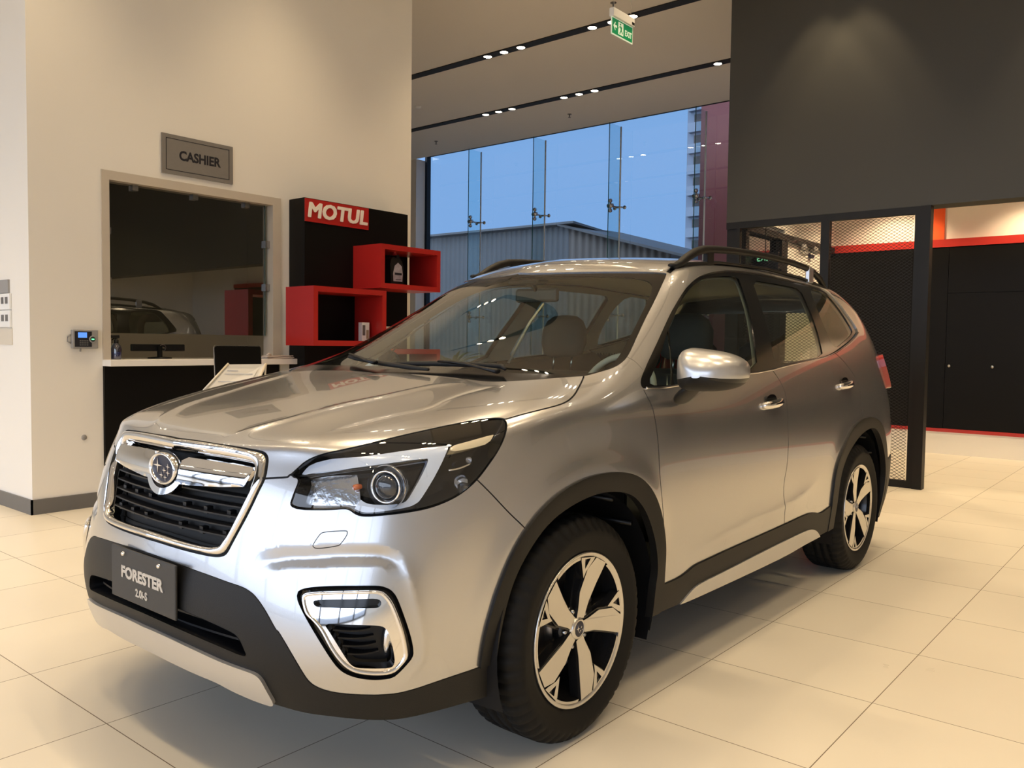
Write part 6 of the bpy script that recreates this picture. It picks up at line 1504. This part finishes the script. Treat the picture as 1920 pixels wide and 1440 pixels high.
# ---- potted palm seen through the windscreen
pt = empty('potted_palm', (-6.55, 8.15, 0), 0, 'green potted palm standing by the tall window, seen through the windscreen', 'palm')
m = MB(); m.lathe([(0, 0), (.15, 0), (.20, .38), (.185, .38), (.17, .34), (0, .34)], 28); m.build('pot', MT['charcoal'], pt)
m = MB(); m.lathe([(.03, .3), (.022, .85), (0, .9)], 12); m.build('stem', mat('palm_stem', (.12, .09, .05), .7, noise=(20, .2)), pt)
leafm = mat('palm_leaf', (.05, .11, .03), .5, noise=(7, .3)); rnd2 = random.Random(3)
for i in range(26):
    a = i*2.4; el = rnd2.uniform(.15, 1.1); L_ = rnd2.uniform(.42, .62); V = []; F = []
    for k in range(7):
        t = k/6; r_ = L_*t*math.cos(el*(1-.5*t)); z_ = .86+L_*math.sin(el)*t-.35*t*t*L_; w_ = .028*math.sin(math.pi*min(1, t+.12))
        c_ = Vector((r_*math.cos(a), r_*math.sin(a), z_)); sd = Vector((-math.sin(a), math.cos(a), 0))*w_; V += [c_-sd, c_+Vector((0, 0, -.01)), c_+sd]
    for k in range(6):
        for j in range(2): F.append((k*3+j, k*3+j+1, (k+1)*3+j+1, (k+1)*3+j))
    m = MB(); m.add(V, F, True); m.build('frond', leafm, pt, fix=False)

# ================================================================ outside
struct(boxo('ground_outside', (-60, 30, 11.45, 120, -.35, -.25), mat('yard_concrete', (.20, .20, .20), .8, noise=(.8, .2))))
struct(boxo('ground_front', (-60, 40, -60, YB-.2, -.2, -.12), mat('street_paving', (.26, .26, .27), .8, noise=(.6, .15))))
def corr(name, mt, parent, P0, P1, zb, ztop0, ztop1, pitch=.19, amp=.025):
    """upright corrugated sheet between two ground points"""
    a = Vector(P0); b = Vector(P1); L = (b-a).length; d = (b-a)/L; nn = Vector((-d.y, d.x, 0)); k = int(L/pitch)*4; V = []; F = []
    for i in range(k+1):
        t = i/k; o_ = amp*math.sin(t*k*math.pi/2); p_ = a.lerp(b, t)+nn*o_; zt = ztop0+(ztop1-ztop0)*t
        V += [(p_.x, p_.y, zb), (p_.x, p_.y, zt)]
    for i in range(k): F.append((2*i, 2*i+2, 2*i+3, 2*i+1))
    m = MB(); m.add(V, F, True); return m.build(name, mt, parent, fix=False)
sh = empty('metal_shed', (-14, 20, 0), 0, 'weathered corrugated metal shed outside the tall window', 'shed')
sh.location = (0, 0, 0)
zinc = mat('weathered_zinc', (.060, .068, .080), .65, .1, noise=(.9, .35)); zinc2 = mat('rusty_zinc', (.095, .085, .080), .65, .1, noise=(1.2, .3))
corr('long_wall', zinc, sh, (-27, 18, 0), (-11.56, 18, 0), -.3, 4.70, 4.55)
corr('gable_wall', zinc2, sh, (-11.56, 18, 0), (-8.9, 19.0, 0), -.3, 4.50, 3.70)
m = MB(); V = [(-27.2, 17.7, 4.70), (-11.2, 17.7, 4.62), (-11.4, 26, 4.2), (-27.2, 26, 4.2)]
m.add(V+[(x, y, z-.06) for x, y, z in V], [(0, 1, 2, 3), (7, 6, 5, 4), (0, 4, 5, 1), (1, 5, 6, 2)]); m.build('roof_edge', zinc, sh)
m = MB(); V = [(-11.75, 17.7, 4.60), (-8.35, 18.7, 3.63), (-8.35, 22, 3.75), (-11.75, 21, 4.7)]
m.add(V+[(x, y, z-.07) for x, y, z in V], [(0, 1, 2, 3), (7, 6, 5, 4), (0, 4, 5, 1), (1, 5, 6, 2)]); m.build('gable_roof', zinc, sh)
tw = empty('tower_block', (-21.93, 45, 0), 0, 'distant grey apartment tower at the right end of the tall window', 'building')
boxo('tower_wall', (-.50, 2.5, 0, 5, -.3, 24), mat('tower_concrete', (.12, .155, .22), .7, noise=(.5, .1)), tw)
for k in range(14): boxo('balcony', (-.30, .62, -.35, 0, 4.0+k*1.25, 4.55+k*1.25), mat('balcony_grey', (.15, .19, .26), .7, noise=(2, .1)) if k == 0 else bpy.data.materials['balcony_grey'], tw); boxo('window_strip', (-.05, .55, -.02, .01, 4.62+k*1.25, 5.1+k*1.25), MT['ink'], tw)
mc = boxo('maroon_panel', (-5.45, 1.5, 13.9, 14.1, -.3, 7.5), MT['maroon']); tag(mc, 'maroon cladding wall outside, right of the tower block', 'cladding')
